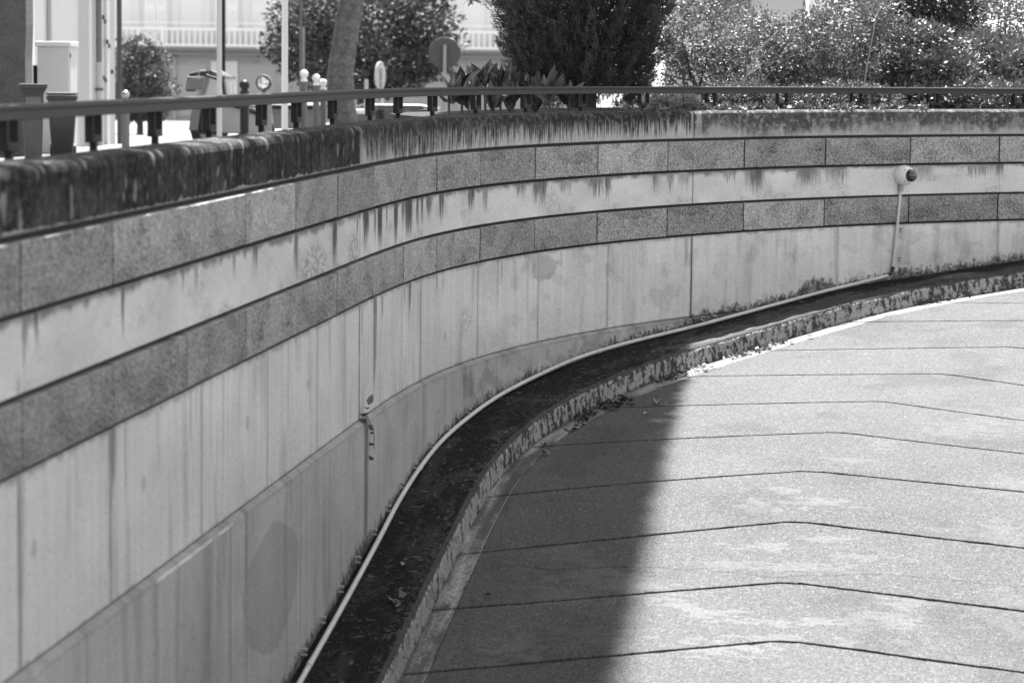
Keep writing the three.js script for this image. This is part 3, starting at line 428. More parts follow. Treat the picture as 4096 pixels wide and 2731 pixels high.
shrub('dense mid-grey shrub below the gap towards the pale house', 1880, 140, 23.0, 130, 105, { seed: 23, n: 14280, clumps: 265, size: 0.031, spread: 0.12, mat: lm2, shell: 0.35 });
shrub('leafy shrub with long bright leaves rising beside a thin cane', 2010, 120, 23.4, 85, 125, { seed: 24, n: 6630, clumps: 156, size: 0.044, spread: 0.13, mat: lm1, geo: longLeaf, shell: 0.3 });
shrub('broad-leaved shrub with glossy leaves near the wall end', 2130, 165, 23.3, 95, 95, { seed: 25, n: 5355, clumps: 124, size: 0.059, spread: 0.12, mat: lmBroad, geo: longLeaf, shell: 0.4 });
shrub('wide broad-leaved shrub with drooping whorls of glossy leaves', 2270, 185, 23.7, 130, 85, { seed: 26, n: 7140, clumps: 147, size: 0.063, spread: 0.13, mat: lmBroad, geo: longLeaf, shell: 0.4 });
shrub('dark overhanging evergreen bush above the lighter shrubs', 2125, 0, 24.6, 120, 85, { seed: 27, n: 13260, clumps: 187, size: 0.037, spread: 0.14, mat: lmDark, shell: 0.3, name: 'evergreen_bush' });
shrub('pale fine-leaved bush behind the broad-leaved shrubs', 2290, 60, 26.2, 130, 120, { seed: 28, n: 13260, clumps: 265, size: 0.033, spread: 0.15, mat: lm1, shell: 0.3 });
shrub('dim bush filling the gap between light shrubs and dark evergreen', 1990, 20, 27, 120, 60, { seed: 33, n: 6630, clumps: 156, size: 0.037, spread: 0.16, mat: lm2, shell: 0.3 });
shrub('low leafy hedge behind the third rail bay from the conifer', 1690, 226, 21.2, 115, 28, { seed: 29, n: 4845, clumps: 124, size: 0.030, spread: 0.08, mat: lm2, shell: 0.2, depth: 0.4, name: 'hedge' });
shrub('low leafy hedge with upright twigs behind the middle rail bays', 1930, 224, 22.0, 140, 30, { seed: 30, n: 6120, clumps: 140, size: 0.033, spread: 0.08, mat: lm2, shell: 0.2, depth: 0.4, name: 'hedge' });
shrub('low leafy hedge under the broad-leaved shrubs', 2230, 222, 22.9, 150, 32, { seed: 31, n: 5100, clumps: 124, size: 0.044, spread: 0.09, mat: lmBroad, geo: longLeaf, shell: 0.2, depth: 0.4, name: 'hedge' });
shrub('sunlit silvery ground cover just behind the coping', 1545, 234, 20.5, 62, 15, { seed: 32, n: 2295, clumps: 109, size: 0.030, spread: 0.05, mat: lmPale, geo: roundLeaf, shell: 0.1, depth: 1.3, up: 0.8, stems: 2, name: 'ground_cover', cat: 'plant' });
{ // long bare stems arching out of the thin shrub, and canes further right
  const r = rngOf(41), run = (a, b, c, r0) => { const pts = [a, b, c]; return tube(pts, r0, 6, 14); };
  for (const [label, A, B, C, Z, w, m] of [
    ['upright pale stem crossing the thin shrub', [1688, 212], [1735, 130], [1790, 70], 22.2, 0.0066, paleBark], ['arching pale branch bending right over the railing', [1705, 205], [1800, 140], [1925, 108], 22.0, 0.0045, bark],
    ['slim cane leaning right behind the hedge', [1975, 222], [1995, 140], [2012, 45], 21.8, 0.0042, paleBark], ['thin dark twig rising left of the leaning cane', [1985, 222], [1966, 110], [1955, 50], 21.8, 0.005, bark], ['pale broken twig at the top of the gap', [1840, -30], [1850, 5], [1862, 45], 23, 0.010, paleBark]]) {
    const a = at(...A, Z); a.y = Math.min(a.y, -0.36 + EYE + (A[1] < 0 ? 9 : 0)); const t = thing('bare_stem', label, 'stem', a.toArray());
    part(t, 'stem', run(new THREE.Vector3(), at(...B, Z).sub(a), at(...C, Z - 0.2).sub(a), w), m);
  }
}
{ // upright fleshy-leaved plants leaning over the rail
  const r = rngOf(51), g = [0.3, 0.36, 0.42].map((w) => leafGeo(1, w, 0.18, 0.12)), ms = [leafMat(0.08, 0.32, 0.25), leafMat(0.13, 0.32, 0.35), leafMat(0.05, 0.4, 0.2)];
  const spots = [[1036, 214, 18.5, 14, 'at the left end of the clump'], [1062, 196, 18.8, 18, 'with tall leaves beside the round sign'], [1092, 190, 19.0, 18, 'rising tall in the left half of the clump'], [1118, 180, 19.2, 18, 'with the tallest pale leaf'], [1150, 188, 19.2, 18, 'in the middle of the clump'], [1182, 200, 19.4, 16, 'under the left edge of the conifer'], [1216, 208, 19.3, 16, 'beside the hoop post under the conifer'], [1262, 206, 18.55, 18, 'leaning through the rail with upright leaves'], [1306, 222, 18.8, 15, 'leaning out over the rail at the right end of the clump'], [1076, 228, 18.5, 14, 'low behind the coping'], [1130, 232, 18.6, 14, 'crowded low behind the coping below the tallest leaf'], [1176, 234, 18.7, 14, 'sprouting low behind the coping under the conifer'], [1232, 236, 18.7, 14, 'spilling over the coping edge']];
  for (const [px, py, Z, n, how] of spots) {
    const c = at(px, py, Z); const y0 = -0.42 + EYE, t = thing('leafy_plant', 'fleshy upright plant ' + how, 'plant', [c.x, y0, c.z], 0, 'fleshy-leaved plants behind the railing'), top = c.y - y0 + 0.01;
    part(t, 'stem', stem(new THREE.Vector3(0, -0.05, 0), new THREE.Vector3((r() - 0.5) * 0.04, top, 0), 0.012, 0.008, 0.05, r), bark);
    for (let i = 0; i < n; i++) { const m = part(t, 'leaf', g[Math.floor(r() * 3)], ms[Math.floor(r() * 3)]), a = r() * 6.283, tilt = 0.1 + 0.9 * r(), L = 0.10 + 0.085 * r(); _q.setFromUnitVectors(Y, _v.set(Math.cos(a) * Math.sin(tilt), Math.cos(tilt), Math.sin(a) * Math.sin(tilt))); m.quaternion.copy(_q).multiply(_q2.setFromAxisAngle(Y, r() * 6.28)); m.position.set(Math.cos(a) * 0.008, top - 0.09 * r(), Math.sin(a) * 0.008); m.scale.setScalar(L); }
  }
}
{ // sprig rooted in the expansion joint, and fallen leaves
  const r = rngOf(61), lg = leafGeo(1, 0.5), lm = leafMat(0.12, 0.5, 0.3), p = W(-0.76, 0.02, -1.84), t = thing('weed_sprig', 'small weed sprouting from the vertical joint above the ledge', 'plant', p.toArray());
  part(t, 'stem', tube([new THREE.Vector3(0, 0, 0), W(-0.72, 0.06, -1.90).sub(p), W(-0.66, 0.06, -1.97).sub(p), W(-0.6, 0.05, -2.04).sub(p)], 0.0018, 5, 12), bark);
  for (const [s, o, h, L] of [[-.75, .03, -1.80, .05], [-.73, .04, -1.79, .045], [-.77, .04, -1.83, .05], [-.72, .05, -1.83, .06], [-.74, .04, -1.86, .05], [-.7, .06, -1.93, .03], [-.66, .06, -1.95, .03], [-.6, .05, -2.02, .035], [-.62, .05, -2.1, .03]]) { const m = part(t, 'leaf', lg, lm); m.position.copy(W(s, o, h).sub(p)); _q.setFromUnitVectors(Y, rv(r).add(new THREE.Vector3(0.3, -0.2, 0.4)).normalize()); m.quaternion.copy(_q); m.scale.setScalar(L * 1.5); }
  const dry = [leafMat(0.05, 0.8, 0.1), leafMat(0.16, 0.7, 0.2), leafMat(0.35, 0.7, 0.3)];
  const fallen = (label, s, o, h, L, m, name = 'fallen_leaf') => { const q = W(s, o, h + 0.012), t2 = thing(name, label, 'leaf', q.toArray(), r() * 6.28); const g = leafGeo(L, 0.55, 0.5, 0.35); g.rotateX(-Math.PI / 2 + 0.25); part(t2, 'blade', g, m); };
  fallen('curled dry leaf near the gutter edge in the shade', 3.45, 0.86, hr(3.45), 0.09, dry[1]); fallen('narrow pale leaf lying across a ramp joint', 3.0, 0.92, hr(3.0), 0.05, dry[2]);
  fallen('small dark leaf on the ramp beside the gutter', 1.9, 0.55, hr(1.9), 0.07, dry[0]); fallen('dry leaf in the gutter across the joint end', 1.72, 0.6, hr(1.72), 0.07, dry[1]);
  fallen('dark crumpled leaf on a joint at the gutter', -1.19, 0.53, hr(-1.19), 0.06, dry[0]); fallen('small leaf alone on the shaded ramp slab', -0.98, 0.74, hr(-0.98), 0.045, dry[0]);
  fallen('tiny leaf on the shaded ramp further up', 0.72, 0.86, hr(0.72), 0.04, dry[0]); fallen('white scrap of leaf on the sunlit gutter', 6.3, 0.72, hr(6.3), 0.07, dry[2]); fallen('faded leaf on the mossy kerb top beside the crack', -0.98, 0.27, hb(-0.98), 0.06, dry[1]);
  const litter = (label, s0, s1, o0, o1, n, m, h = hr, L = 0.045) => { const c = W((s0 + s1) / 2, (o0 + o1) / 2, h((s0 + s1) / 2)), t2 = thing('leaf_litter', label, 'leaf litter', c.toArray()), l = []; for (let i = 0; i < n; i++) { const s = lerp(s0, s1, r()), o = lerp(o0, o1, (r() + r()) / 2), q = W(s, o, h(s) + 0.006 + 0.02 * r() * r()).sub(c); l.push([q, new THREE.Vector3(r() - 0.5, 0.25 * r(), r() - 0.5), L * (0.5 + 0.8 * r()), 0.6 + 0.8 * r()]); } foliage(t2, 'leaf_pile', smallLeaf, m, l, r); };
  litter('dark damp heap of leaves in the gutter at a joint', 3.05, 3.5, 0.53, 0.72, 90, dry[0]); litter('smaller dark heap of leaves further down the gutter', 2.72, 2.98, 0.5, 0.64, 50, dry[0]); litter('thin dark trail of leaves at the gutter edge', 2.3, 2.7, 0.58, 0.66, 26, dry[0], hr, 0.035);
  litter('bright dry leaves in the sunlit gutter', 4.55, 4.95, 0.56, 0.72, 34, dry[2], hr, 0.05); litter('brown leaves against the sunlit kerb', 4.15, 4.6, 0.54, 0.64, 50, dry[0], hr, 0.04); litter('scatter of dry leaves along the kerb foot in the sun', 5.2, 6.1, 0.55, 0.68, 60, dry[1], hr, 0.045); litter('few twigs and leaves at the far kerb foot', 7.9, 8.5, 0.54, 0.62, 24, dry[0], hr, 0.05); litter('small heap of curled leaves on the shaded kerb top', -1.62, -1.42, 0.3, 0.38, 12, dry[1], hb, 0.055);
}
// ---------------------------------------------------------------- things beyond the wall
const metre = (px, Z) => px * Z / 6029;                       // photograph width (2352-wide view) to metres at a distance
const stand = (px, Z) => { const p = at(px, 150, Z); return [p.x, groundY(Z), p.z]; };
const topY = (px, py, Z) => at(px, py, Z).y - groundY(Z);      // height above the street
const mWhite = std(0.62, 0.7), mPale = std(0.45, 0.8), mMid = std(0.28, 0.85), mDark = std(0.03, 0.5), mGrey = std(0.12, 0.5);
{ // rough rendered wall end, with the pale house behind it
  const Z = 34, p = stand(55, Z), rough = greyTex(512, 512, (u, v) => 0.085 + 0.05 * (fbm(u * 60, v * 60, 3) - 0.5) + 0.03 * (fbm(u * 6, v * 6, 3) - 0.5)), rb = greyTex(512, 512, (u, v) => fbm(u * 70, v * 70, 3), { srgb: false });
  const t = thing('gate_pier', 'dark rough-rendered wall end beside the litter bin', 'wall', p), sh = new THREE.Shape([[-3, 0], [-0.02, 0], [0, 0.5], [-0.004, 1.25], [0.012, 1.7], [0.014, 4.5], [-3, 4.5]].map((q) => new THREE.Vector2(...q)));
  part(t, 'render_coat', new THREE.ExtrudeGeometry(sh, { depth: 0.5, bevelEnabled: true, bevelSize: 0.015, bevelThickness: 0.015, bevelSegments: 2 }).translate(0, 0, -0.5), new THREE.MeshStandardMaterial({ map: rough, roughness: 0.95, bumpMap: rb, bumpScale: 0.03 }));
}
{
  const X = -6.95, za = 37.6, zb = 45.8, g0 = groundY(42), t = thing('side_house', 'pale rendered house side with downpipes at the street edge', 'house', [X, g0 - 0.2, -za]);
  const wt = greyTex(512, 512, (u, v) => 0.43 + 0.05 * (fbm(u * 8, v * 2, 3) - 0.5) + 0.03 * (fbm(u * 50, v * 50, 2) - 0.5)), wm = new THREE.MeshStandardMaterial({ map: wt, roughness: 0.9 });
  part(t, 'wall', box(6, 8, zb - za, -3, 4, -(zb - za) / 2), wm);
  part(t, 'pilaster', box(0.03, 8, 0.35, 0.014, 4, -0.2), std(0.66, 0.8));
  const pz = (px) => -(X / ((px - 1176) / 6029)) + za;         // local z of a point on the wall seen at px
  part(t, 'seam', box(0.02, 8, 0.28, 0.008, 4, pz(98 + 12)), std(0.22, 0.9));
  const dp = part(t, 'downpipe', cyl(0.05, 0.05, 8, 0.09, 0, pz(212), 14), std(0.17, 0.7)); part(dp, 'lower_pipe', cyl(0.062, 0.062, 1.55, 0.09, 0, pz(212), 14), std(0.45, 0.7)); part(dp, 'bracket', cyl(0.07, 0.07, 0.05, 0.09, 1.08, pz(212), 14), std(0.12, 0.6));
  part(t, 'downpipe', cyl(0.045, 0.045, 8, 0.07, 0, pz(262), 14), std(0.09, 0.7));
  part(t, 'door_frame', box(0.05, 8, 0.28, 0.02, 4, pz(225)), std(0.5, 0.7)); part(t, 'door_frame', box(0.05, 8, 0.3, 0.02, 4, pz(240)), std(0.55, 0.7)); part(t, 'shutter', box(0.04, 8, 0.5, 0.015, 4, pz(249)), std(0.5, 0.7));
  for (const [px, py] of [[227, 40], [231, 50], [236, 96], [240, 105], [228, 178], [232, 184], [247, 165]]) part(t, 'hinge', box(0.03, 0.07, 0.08, 0.06, at(px, py, 44.5).y - g0 + 0.2, pz(px)), std(0.05, 0.6));
}
{ // electric cabinet
  const Z = 36.4, p = stand(121, Z), w = metre(73, Z), h = topY(121, 107, Z), t = thing('electric_cabinet', 'white metal electric cabinet with an overhanging lid against the house', 'cabinet', p), m = std(0.5, 0.5);
  part(t, 'body', rbox(w, h, 0.62, 0.008, 0, h / 2, -0.31), m); part(t, 'lid', rbox(w + 0.05, 0.07, 0.68, 0.01, 0, h + 0.036, -0.31), std(0.58, 0.5));
  part(t, 'door', rbox(0.012, h - 0.06, 0.24, 0.003, w / 2 + 0.005, h / 2 - 0.03, -0.18), std(0.55, 0.5)); part(t, 'door', rbox(0.012, h - 0.06, 0.24, 0.003, w / 2 + 0.005, h / 2 - 0.03, -0.445), std(0.55, 0.5)); part(t, 'hinge', box(0.01, 0.06, 0.02, w / 2 + 0.016, h - 0.12, -0.05), mGrey);
  const d = thing('gap_shade_box', 'black box standing in for the shade in the gap behind the white cabinet', 'box', [p[0] - w / 2 - 0.06, p[1], p[2] - 0.4]); part(d, 'body', rbox(0.13, topY(75, 150, 36.8), 0.12, 0.02, 0, topY(75, 150, 36.8) / 2, 0), std(0.02, 0.7));  // black block put in for the dark shade of the gap
}
{ // litter bin with a stepped square cap
  const Z = 31, p = stand(75, Z), w = metre(63, Z), h = topY(75, 192, Z), t = thing('litter_bin', 'dark square litter bin with a stepped cap beside the wall end', 'litter bin', [p[0], p[1], p[2]], 0.22), m = std(0.05, 0.6), pc = (ww, hh, y, r = 0.008) => rbox(ww, hh, ww, r, 0, y, -ww / 2 + w / 2 - (w - ww) / 2 - w / 2);
  part(t, 'cap', merge([rbox(w, 0.055, w, 0.006, 0, h - 0.03, -w / 2), rbox(w * 0.9, 0.03, w * 0.9, 0.006, 0, h - 0.073, -w / 2), rbox(w * 0.8, 0.03, w * 0.8, 0.006, 0, h - 0.101, -w / 2)]), m);
  part(t, 'neck', rbox(w * 0.74, 0.24, w * 0.74, 0.01, 0, h - 0.23, -w / 2), m); part(t, 'opening_panel', box(w * 0.56, 0.17, 0.01, 0, h - 0.24, -w / 2 + w * 0.37 + 0.004), std(0.11, 0.6));
  const b = new THREE.CylinderGeometry(w * 0.5, w * 0.42, h - 0.35, 4, 1).rotateY(Math.PI / 4).scale(1.0, 1, 1.0).translate(0, (h - 0.35) / 2, -w / 2); part(t, 'body', b.toNonIndexed(), std(0.075, 0.6)); b.computeVertexNormals();
}
{ // ribbed wheeled bin
  const Z = 33.2, p = stand(140, Z), w = metre(64, Z), h = topY(140, 226, Z), t = thing('wheeled_bin', 'ribbed dark wheeled bin with a flat lid beside the litter bin', 'wheeled bin', p, 0.12), m = std(0.045, 0.55);
  const body = new THREE.CylinderGeometry(w * 0.5 * 1.414, w * 0.36 * 1.414, h, 4, 1).rotateY(Math.PI / 4).toNonIndexed().translate(0, h / 2, -w / 2); body.computeVertexNormals(); part(t, 'body', body, m);
  for (let i = 0; i < 11; i++) { const f = (i - 5) / 5 * 0.88, g = rbox(0.012, h * 0.86, 0.012, 0.003, 0, 0, 0, 1); g.applyMatrix4(new THREE.Matrix4().makeShear(0, 0, f * w * 0.14 / h, 0, w * 0.14 / h, 0)); g.translate(f * w * 0.43, h * 0.47, -w / 2 + w * 0.432); part(t, 'rib', g, m); }
  part(t, 'rim', rbox(w * 1.08, 0.05, w * 1.08, 0.012, 0, h + 0.005, -w / 2), m); part(t, 'lid', rbox(w * 1.1, 0.035, w * 1.15, 0.014, 0, h + 0.058, -w / 2), std(0.03, 0.4)); for (const k of [-1, 1]) part(t, 'wheel', new THREE.CylinderGeometry(0.09, 0.09, 0.04, 18).rotateZ(Math.PI / 2).translate(k * w * 0.4, 0.09, -w * 0.85), mDark);
}
// ball-topped bollards
function bollard(label, px, topPy, Z, ballPx, postPx, ballM, postM, collar, group) {
  const p = stand(px, Z), rb = metre(ballPx, Z) / 2, rp = metre(postPx, Z) / 2, h = topY(px, topPy, Z), t = thing('bollard', label, 'bollard', p, 0, group), cy = h - rb;
  part(t, 'post', cyl(rp, rp, cy - rb - 0.04, 0, 0, 0, 24), postM);
  part(t, 'collar', lathe([[rp * 1.02, cy - rb - 0.05], [rp * 1.06, cy - rb - 0.03], [rp * 0.8, cy - rb - 0.005], [rp * 0.62, cy - rb * 0.8]], 24), collar);
  part(t, 'ball', new THREE.SphereGeometry(rb, 28, 20).translate(0, cy, 0), ballM);
}
const ballWhite = std(0.75, 0.4), postG = std(0.13, 0.5);
bollard('black bollard with a black ball top behind the railing', 561, 183, 36, 24, 21, std(0.02, 0.4), std(0.018, 0.35), mDark);
bollard('tallest grey bollard with a white ball top', 698, 160, 41, 19.5, 15, ballWhite, postG, ballWhite, 'grey bollards with white balls');
bollard('middle grey bollard with a white ball top', 726, 170, 42.5, 18.5, 14.5, ballWhite, postG, ballWhite, 'grey bollards with white balls');
bollard('grey bollard with a white ball top in front of the tree trunk', 742, 181, 43.5, 17.5, 14, ballWhite, postG, ballWhite, 'grey bollards with white balls');
bollard('pale grey bollard with a dull ball below the round mirror', 615, 218, 38, 17, 18, std(0.2, 0.5), std(0.2, 0.5), std(0.2, 0.5));
bollard('grey bollard with a shiny metal ball in front of the small tree', 287, 207, 37, 20, 18, new THREE.MeshStandardMaterial({ color: G(0.35), metalness: 0.9, roughness: 0.3 }), std(0.14, 0.5), std(0.16, 0.5));
function pole(label, px, Z, wPx, m, topPy = -120, name = 'street_pole') { const p = stand(px, Z), r = metre(wPx, Z) / 2, h = topY(px, topPy, Z), t = thing(name, label, 'pole', p); part(t, 'shaft', cyl(r, r * 0.93, h, 0, 0, 0, 18), m); part(t, 'base_sleeve', cyl(r * 1.25, r * 1.2, 0.25, 0, 0, 0, 18), m); return t; }
pole('pale round pole between the utility van and the black bollard', 503, 35, 12, std(0.42, 0.5)); pole('dark post close behind the pale pole', 512.5, 44, 9.5, std(0.02, 0.5)); pole('white pole passing in front of the round tree', 653.5, 30, 15, std(0.55, 0.5)); pole('thin grey pole in front of the round tree', 690, 46, 5.5, std(0.14, 0.6)); pole('thin pale pole next to the thin grey one', 697, 50, 5, std(0.22, 0.6), 62);
{ // signs seen from behind
  const sign = (label, px, py, rPx, Z, m, turn, poleM, name = 'road_sign', ext = 8) => { const p = stand(px, Z), c = at(px, py, Z), r = metre(rPx, Z), t = thing(name, label, 'road sign', p, turn); part(t, 'plate', new THREE.CylinderGeometry(r, r, 0.025, 36).rotateX(Math.PI / 2).translate(0, c.y - p[1], -0.03), m); part(t, 'rim', new THREE.TorusGeometry(r, 0.014, 8, 40).translate(0, c.y - p[1], -0.03), m); part(t, 'post', cyl(0.03, 0.03, c.y - p[1] + r * 0.55, 0, 0, 0.015, 12), poleM); for (const k of [-0.4, 0.35]) part(t, 'bracket', box(r * 0.7, 0.04, 0.02, 0, c.y - p[1] + r * k, -0.005), m); return t; };
  sign('round traffic sign seen from behind, dark grey back on a pale post', 1021, 122, 35, 50, std(0.085, 0.7), 0.05, std(0.3, 0.5));
  sign('round sign turned edge-on with a pale back', 876, 174, 31, 54, std(0.4, 0.5), 1.24, std(0.45, 0.5));
  const Z = 47, c = at(605, 190, Z), p = stand(605, Z), t = thing('traffic_mirror', 'round traffic mirror with a dark rim above the pale bollard', 'mirror', p), y = c.y - p[1];
  part(t, 'rim', new THREE.TorusGeometry(metre(16, Z), 0.022, 10, 36).translate(0, y, 0), std(0.07, 0.5)); part(t, 'glass', new THREE.SphereGeometry(metre(36, Z), 32, 12, 0, 6.2832, 0, 0.46).rotateX(Math.PI / 2).translate(0, y, -metre(31, Z)), new THREE.MeshStandardMaterial({ color: G(0.7), metalness: 1, roughness: 0.12 })); part(t, 'post', cyl(0.035, 0.035, y, 0, 0, -0.06, 12), mGrey); part(t, 'hood', new THREE.CylinderGeometry(metre(18, Z), metre(18, Z), 0.1, 24, 1, true, 0, 3.14).rotateX(Math.PI / 2).rotateZ(0).translate(0, y, 0.05), std(0.2, 0.5));
  const b = stand(829, 46), bt = thing('barrier_post', 'short pale post with a white horizontal bar near the tree trunk', 'post', b), by = topY(829, 256, 46); part(bt, 'post', cyl(0.035, 0.035, topY(838, 182, 46), 0.09, 0, -0.05, 12), std(0.4, 0.5)); part(bt, 'bar', rbox(metre(38, 46), metre(11, 46), 0.08, 0.03, 0.02, by, 0.02), std(0.6, 0.5)); part(bt, 'panel', box(metre(34, 46), 0.3, 0.05, 0.03, by - 0.2, 0.01), std(0.1, 0.6));
}
{ // small utility van seen through the railing
  const Z = 39, P = (x, y) => { const q = at(x, y, Z), o = at(440, 150, Z); return new THREE.Vector2(q.x - o.x, q.y - groundY(Z)); }, o = stand(440, Z), t = thing('utility_van', 'small pale utility van with a black-framed window behind the railing', 'van', [o[0], o[1] + 0.02, o[2]]);
  const low = 0.28, pr = [[441, 305], [446, 250], [470, 174], [484, 173], [513, 186], [520, 236], [600, 262], [604, 300]].map((q) => P(...q)); pr[0].y = low; pr.push(new THREE.Vector2(pr[7].x + 0.02, low));
  const g = new THREE.ExtrudeGeometry(new THREE.Shape(pr), { depth: 1.35, bevelEnabled: true, bevelSize: 0.03, bevelThickness: 0.03, bevelSegments: 3 }).translate(0, 0, -1.38); part(t, 'body', g, std(0.3, 0.5));
  { const A = P(466, 172), B = P(484, 170.5), C = P(516, 184.5), rf = (p, q) => box(p.distanceTo(q) + 0.02, 0.03, 1.42, 0, 0, 0).rotateZ(Math.atan2(q.y - p.y, q.x - p.x)).translate((p.x + q.x) / 2, (p.y + q.y) / 2 + 0.022, -0.69); part(t, 'roof', merge([rf(A, B), rf(B, C)]), mGrey); }
  const bar = (a, b, w, m, z = 0.035, name = 'window_seal') => { const A = P(...a), B = P(...b); part(t, name, tube([new THREE.Vector3(A.x, A.y, z), new THREE.Vector3(B.x, B.y, z)], w, 8, 2), m); };
  bar([478, 173.5], [513, 187], 0.026, mDark, 0.02); bar([478, 173], [513, 186.5], 0.026, mDark, -0.7); bar([512, 190], [518, 238], 0.02, mDark); bar([517, 238], [600, 266], 0.03, mDark); bar([517, 231], [590, 250], 0.014, mDark, 0.04, 'wiper_rail'); bar([463, 240], [480, 178], 0.03, std(0.2, 0.5), 0.03, 'pillar');
  const gl = [[466, 238], [482, 182], [508, 192], [514, 234]].map((q) => P(...q)); part(t, 'window', new THREE.ExtrudeGeometry(new THREE.Shape(gl), { depth: 0.01, bevelEnabled: false }).translate(0, 0, 0.032), new THREE.MeshPhysicalMaterial({ color: G(0.35), roughness: 0.15, clearcoat: 1 }));
  const mir = (pts, name) => { const m = part(t, name, new THREE.ExtrudeGeometry(new THREE.Shape(pts.map((q) => P(...q))), { depth: 0.1, bevelEnabled: true, bevelSize: 0.015, bevelThickness: 0.02, bevelSegments: 2 }).translate(0, 0, 0.12), std(0.13, 0.5)); return m; };
  const m1 = mir([[436, 180], [466, 184], [462, 207], [431, 207]], 'mirror'); const b2 = (a, b, w, pr2) => { const A = P(...a), B = P(...b); part(pr2, 'bracket', tube([new THREE.Vector3(A.x, A.y, 0.17), new THREE.Vector3(B.x, B.y, 0.17)], w, 8, 2), mDark); };
  b2([437, 175], [458, 171], 0.03, m1); b2([461, 171], [477, 170], 0.045, m1); b2([440, 178], [444, 194], 0.03, m1); b2([470, 174], [500, 183], 0.02, m1); b2([430, 209], [452, 209], 0.025, m1);
  const m2 = mir([[446, 252], [462, 254], [456, 300], [439, 299]], 'mirror'); b2([447, 246], [470, 240], 0.05, m2); b2([448, 262], [456, 266], 0.03, m2); b2([440, 303], [500, 308], 0.03, m2); b2([470, 245], [466, 300], 0.05, m2); b2([470, 285], [490, 285], 0.04, m2);
  for (const x of [0.25, 0.95]) { const w = part(t, 'wheel', new THREE.CylinderGeometry(0.27, 0.27, 0.16, 22).rotateX(Math.PI / 2).translate(x, 0.27, -0.1), mDark); part(w, 'hub', new THREE.CylinderGeometry(0.14, 0.14, 0.17, 18).rotateX(Math.PI / 2).translate(x, 0.27, -0.095), std(0.3, 0.4)); }
}
function car(label, x, z, turn, tone, H) {                    // plain saloon; H = roof height
  const t = thing('parked_car', label, 'car', [x, PARK.y, z], turn), k = H / 1.42, S = (a) => new THREE.Shape(a.map((q) => new THREE.Vector2(q[0], q[1] * k)));
  const paint = new THREE.MeshPhysicalMaterial({ color: G(tone), roughness: 0.35, clearcoat: 1, clearcoatRoughness: 0.08 }), glass = new THREE.MeshPhysicalMaterial({ color: G(0.01), roughness: 0.05, clearcoat: 1 });
  part(t, 'body', new THREE.ExtrudeGeometry(S([[-2, .25], [2, .25], [2.02, .55], [1.9, .78], [1.05, .9], [-1.75, .92], [-2.03, .8], [-2.05, .5]]), { depth: 1.6, bevelEnabled: true, bevelSize: 0.06, bevelThickness: 0.06, bevelSegments: 4 }).translate(0, 0, -0.8), paint);
  part(t, 'roof', new THREE.ExtrudeGeometry(S([[-1.25, 1.33], [0.15, 1.33], [0.2, 1.37], [-0.1, 1.41], [-1.1, 1.41], [-1.3, 1.37]]), { depth: 1.18, bevelEnabled: true, bevelSize: 0.03, bevelThickness: 0.06, bevelSegments: 4 }).translate(0, 0, -0.59), paint);
  part(t, 'windows', new THREE.ExtrudeGeometry(S([[-1.72, .9], [0.98, .88], [0.18, 1.34], [-1.25, 1.35]]), { depth: 1.3, bevelEnabled: true, bevelSize: 0.03, bevelThickness: 0.08, bevelSegments: 3 }).translate(0, 0, -0.65), glass);
  for (const wx of [-1.25, 1.3]) for (const wz of [-0.78, 0.78]) { const w = part(t, 'wheel', new THREE.CylinderGeometry(0.31, 0.31, 0.2, 24).rotateX(Math.PI / 2).translate(wx, 0.31, wz), std(0.02, 0.8)); part(w, 'rim', new THREE.CylinderGeometry(0.19, 0.19, 0.21, 18).rotateX(Math.PI / 2).translate(wx, 0.31, wz), std(0.3, 0.3)); }
  for (const q of [-0.6, 0.6]) { part(t, 'headlight', rbox(0.08, 0.14, 0.32, 0.02, 2.02, 0.64 * k, q), std(0.6, 0.2)); part(t, 'tail_light', rbox(0.06, 0.16, 0.3, 0.02, -2.07, 0.7 * k, q), std(0.1, 0.3)); }
}
{ const Z = 48, a = at(940, 240, Z); car('dark car with a shiny roof edge beside the fleshy plants', at(980, 240, Z).x, -Z, 0, 0.02, a.y - PARK.y); const b = at(670, 236, 49); car('dark car behind the white-ball bollards', b.x - 0.1, -50.5, Math.PI / 2, 0.035, b.y - PARK.y); }
// ---------------------------------------------------------------- trees of the street
function tree(label, px, Z, trunkR, spec) {
  const r = rngOf(spec.seed), p = stand(px, Z), t = thing('added_shade_tree', label, 'tree', p);
  const c = new THREE.Vector3(spec.cx ?? 0, spec.cy, 0), list = clumped(r, spec).map((q) => (q[0].add(c), q)).filter((q) => q[0].y > (spec.floor ?? 0.3)); foliage(t, 'crown', spec.geo ?? smallLeaf, spec.mat, list, r);
  const fork = spec.fork ?? new THREE.Vector3(0, spec.cy * 0.5, 0); const tr = part(t, 'trunk', spec.trunk ?? stem(new THREE.Vector3(0, -0.05, 0), fork, trunkR, trunkR * 0.8, 0.03, r, 12), spec.barkM ?? bark);
  for (let i = 0; i < 7; i++) { const e = list[Math.floor(r() * list.length)][0]; part(tr, 'limb', stem(fork.clone(), e, trunkR * 0.45, 0.02, 0.06, r), spec.barkM ?? bark); }
  return t;
}
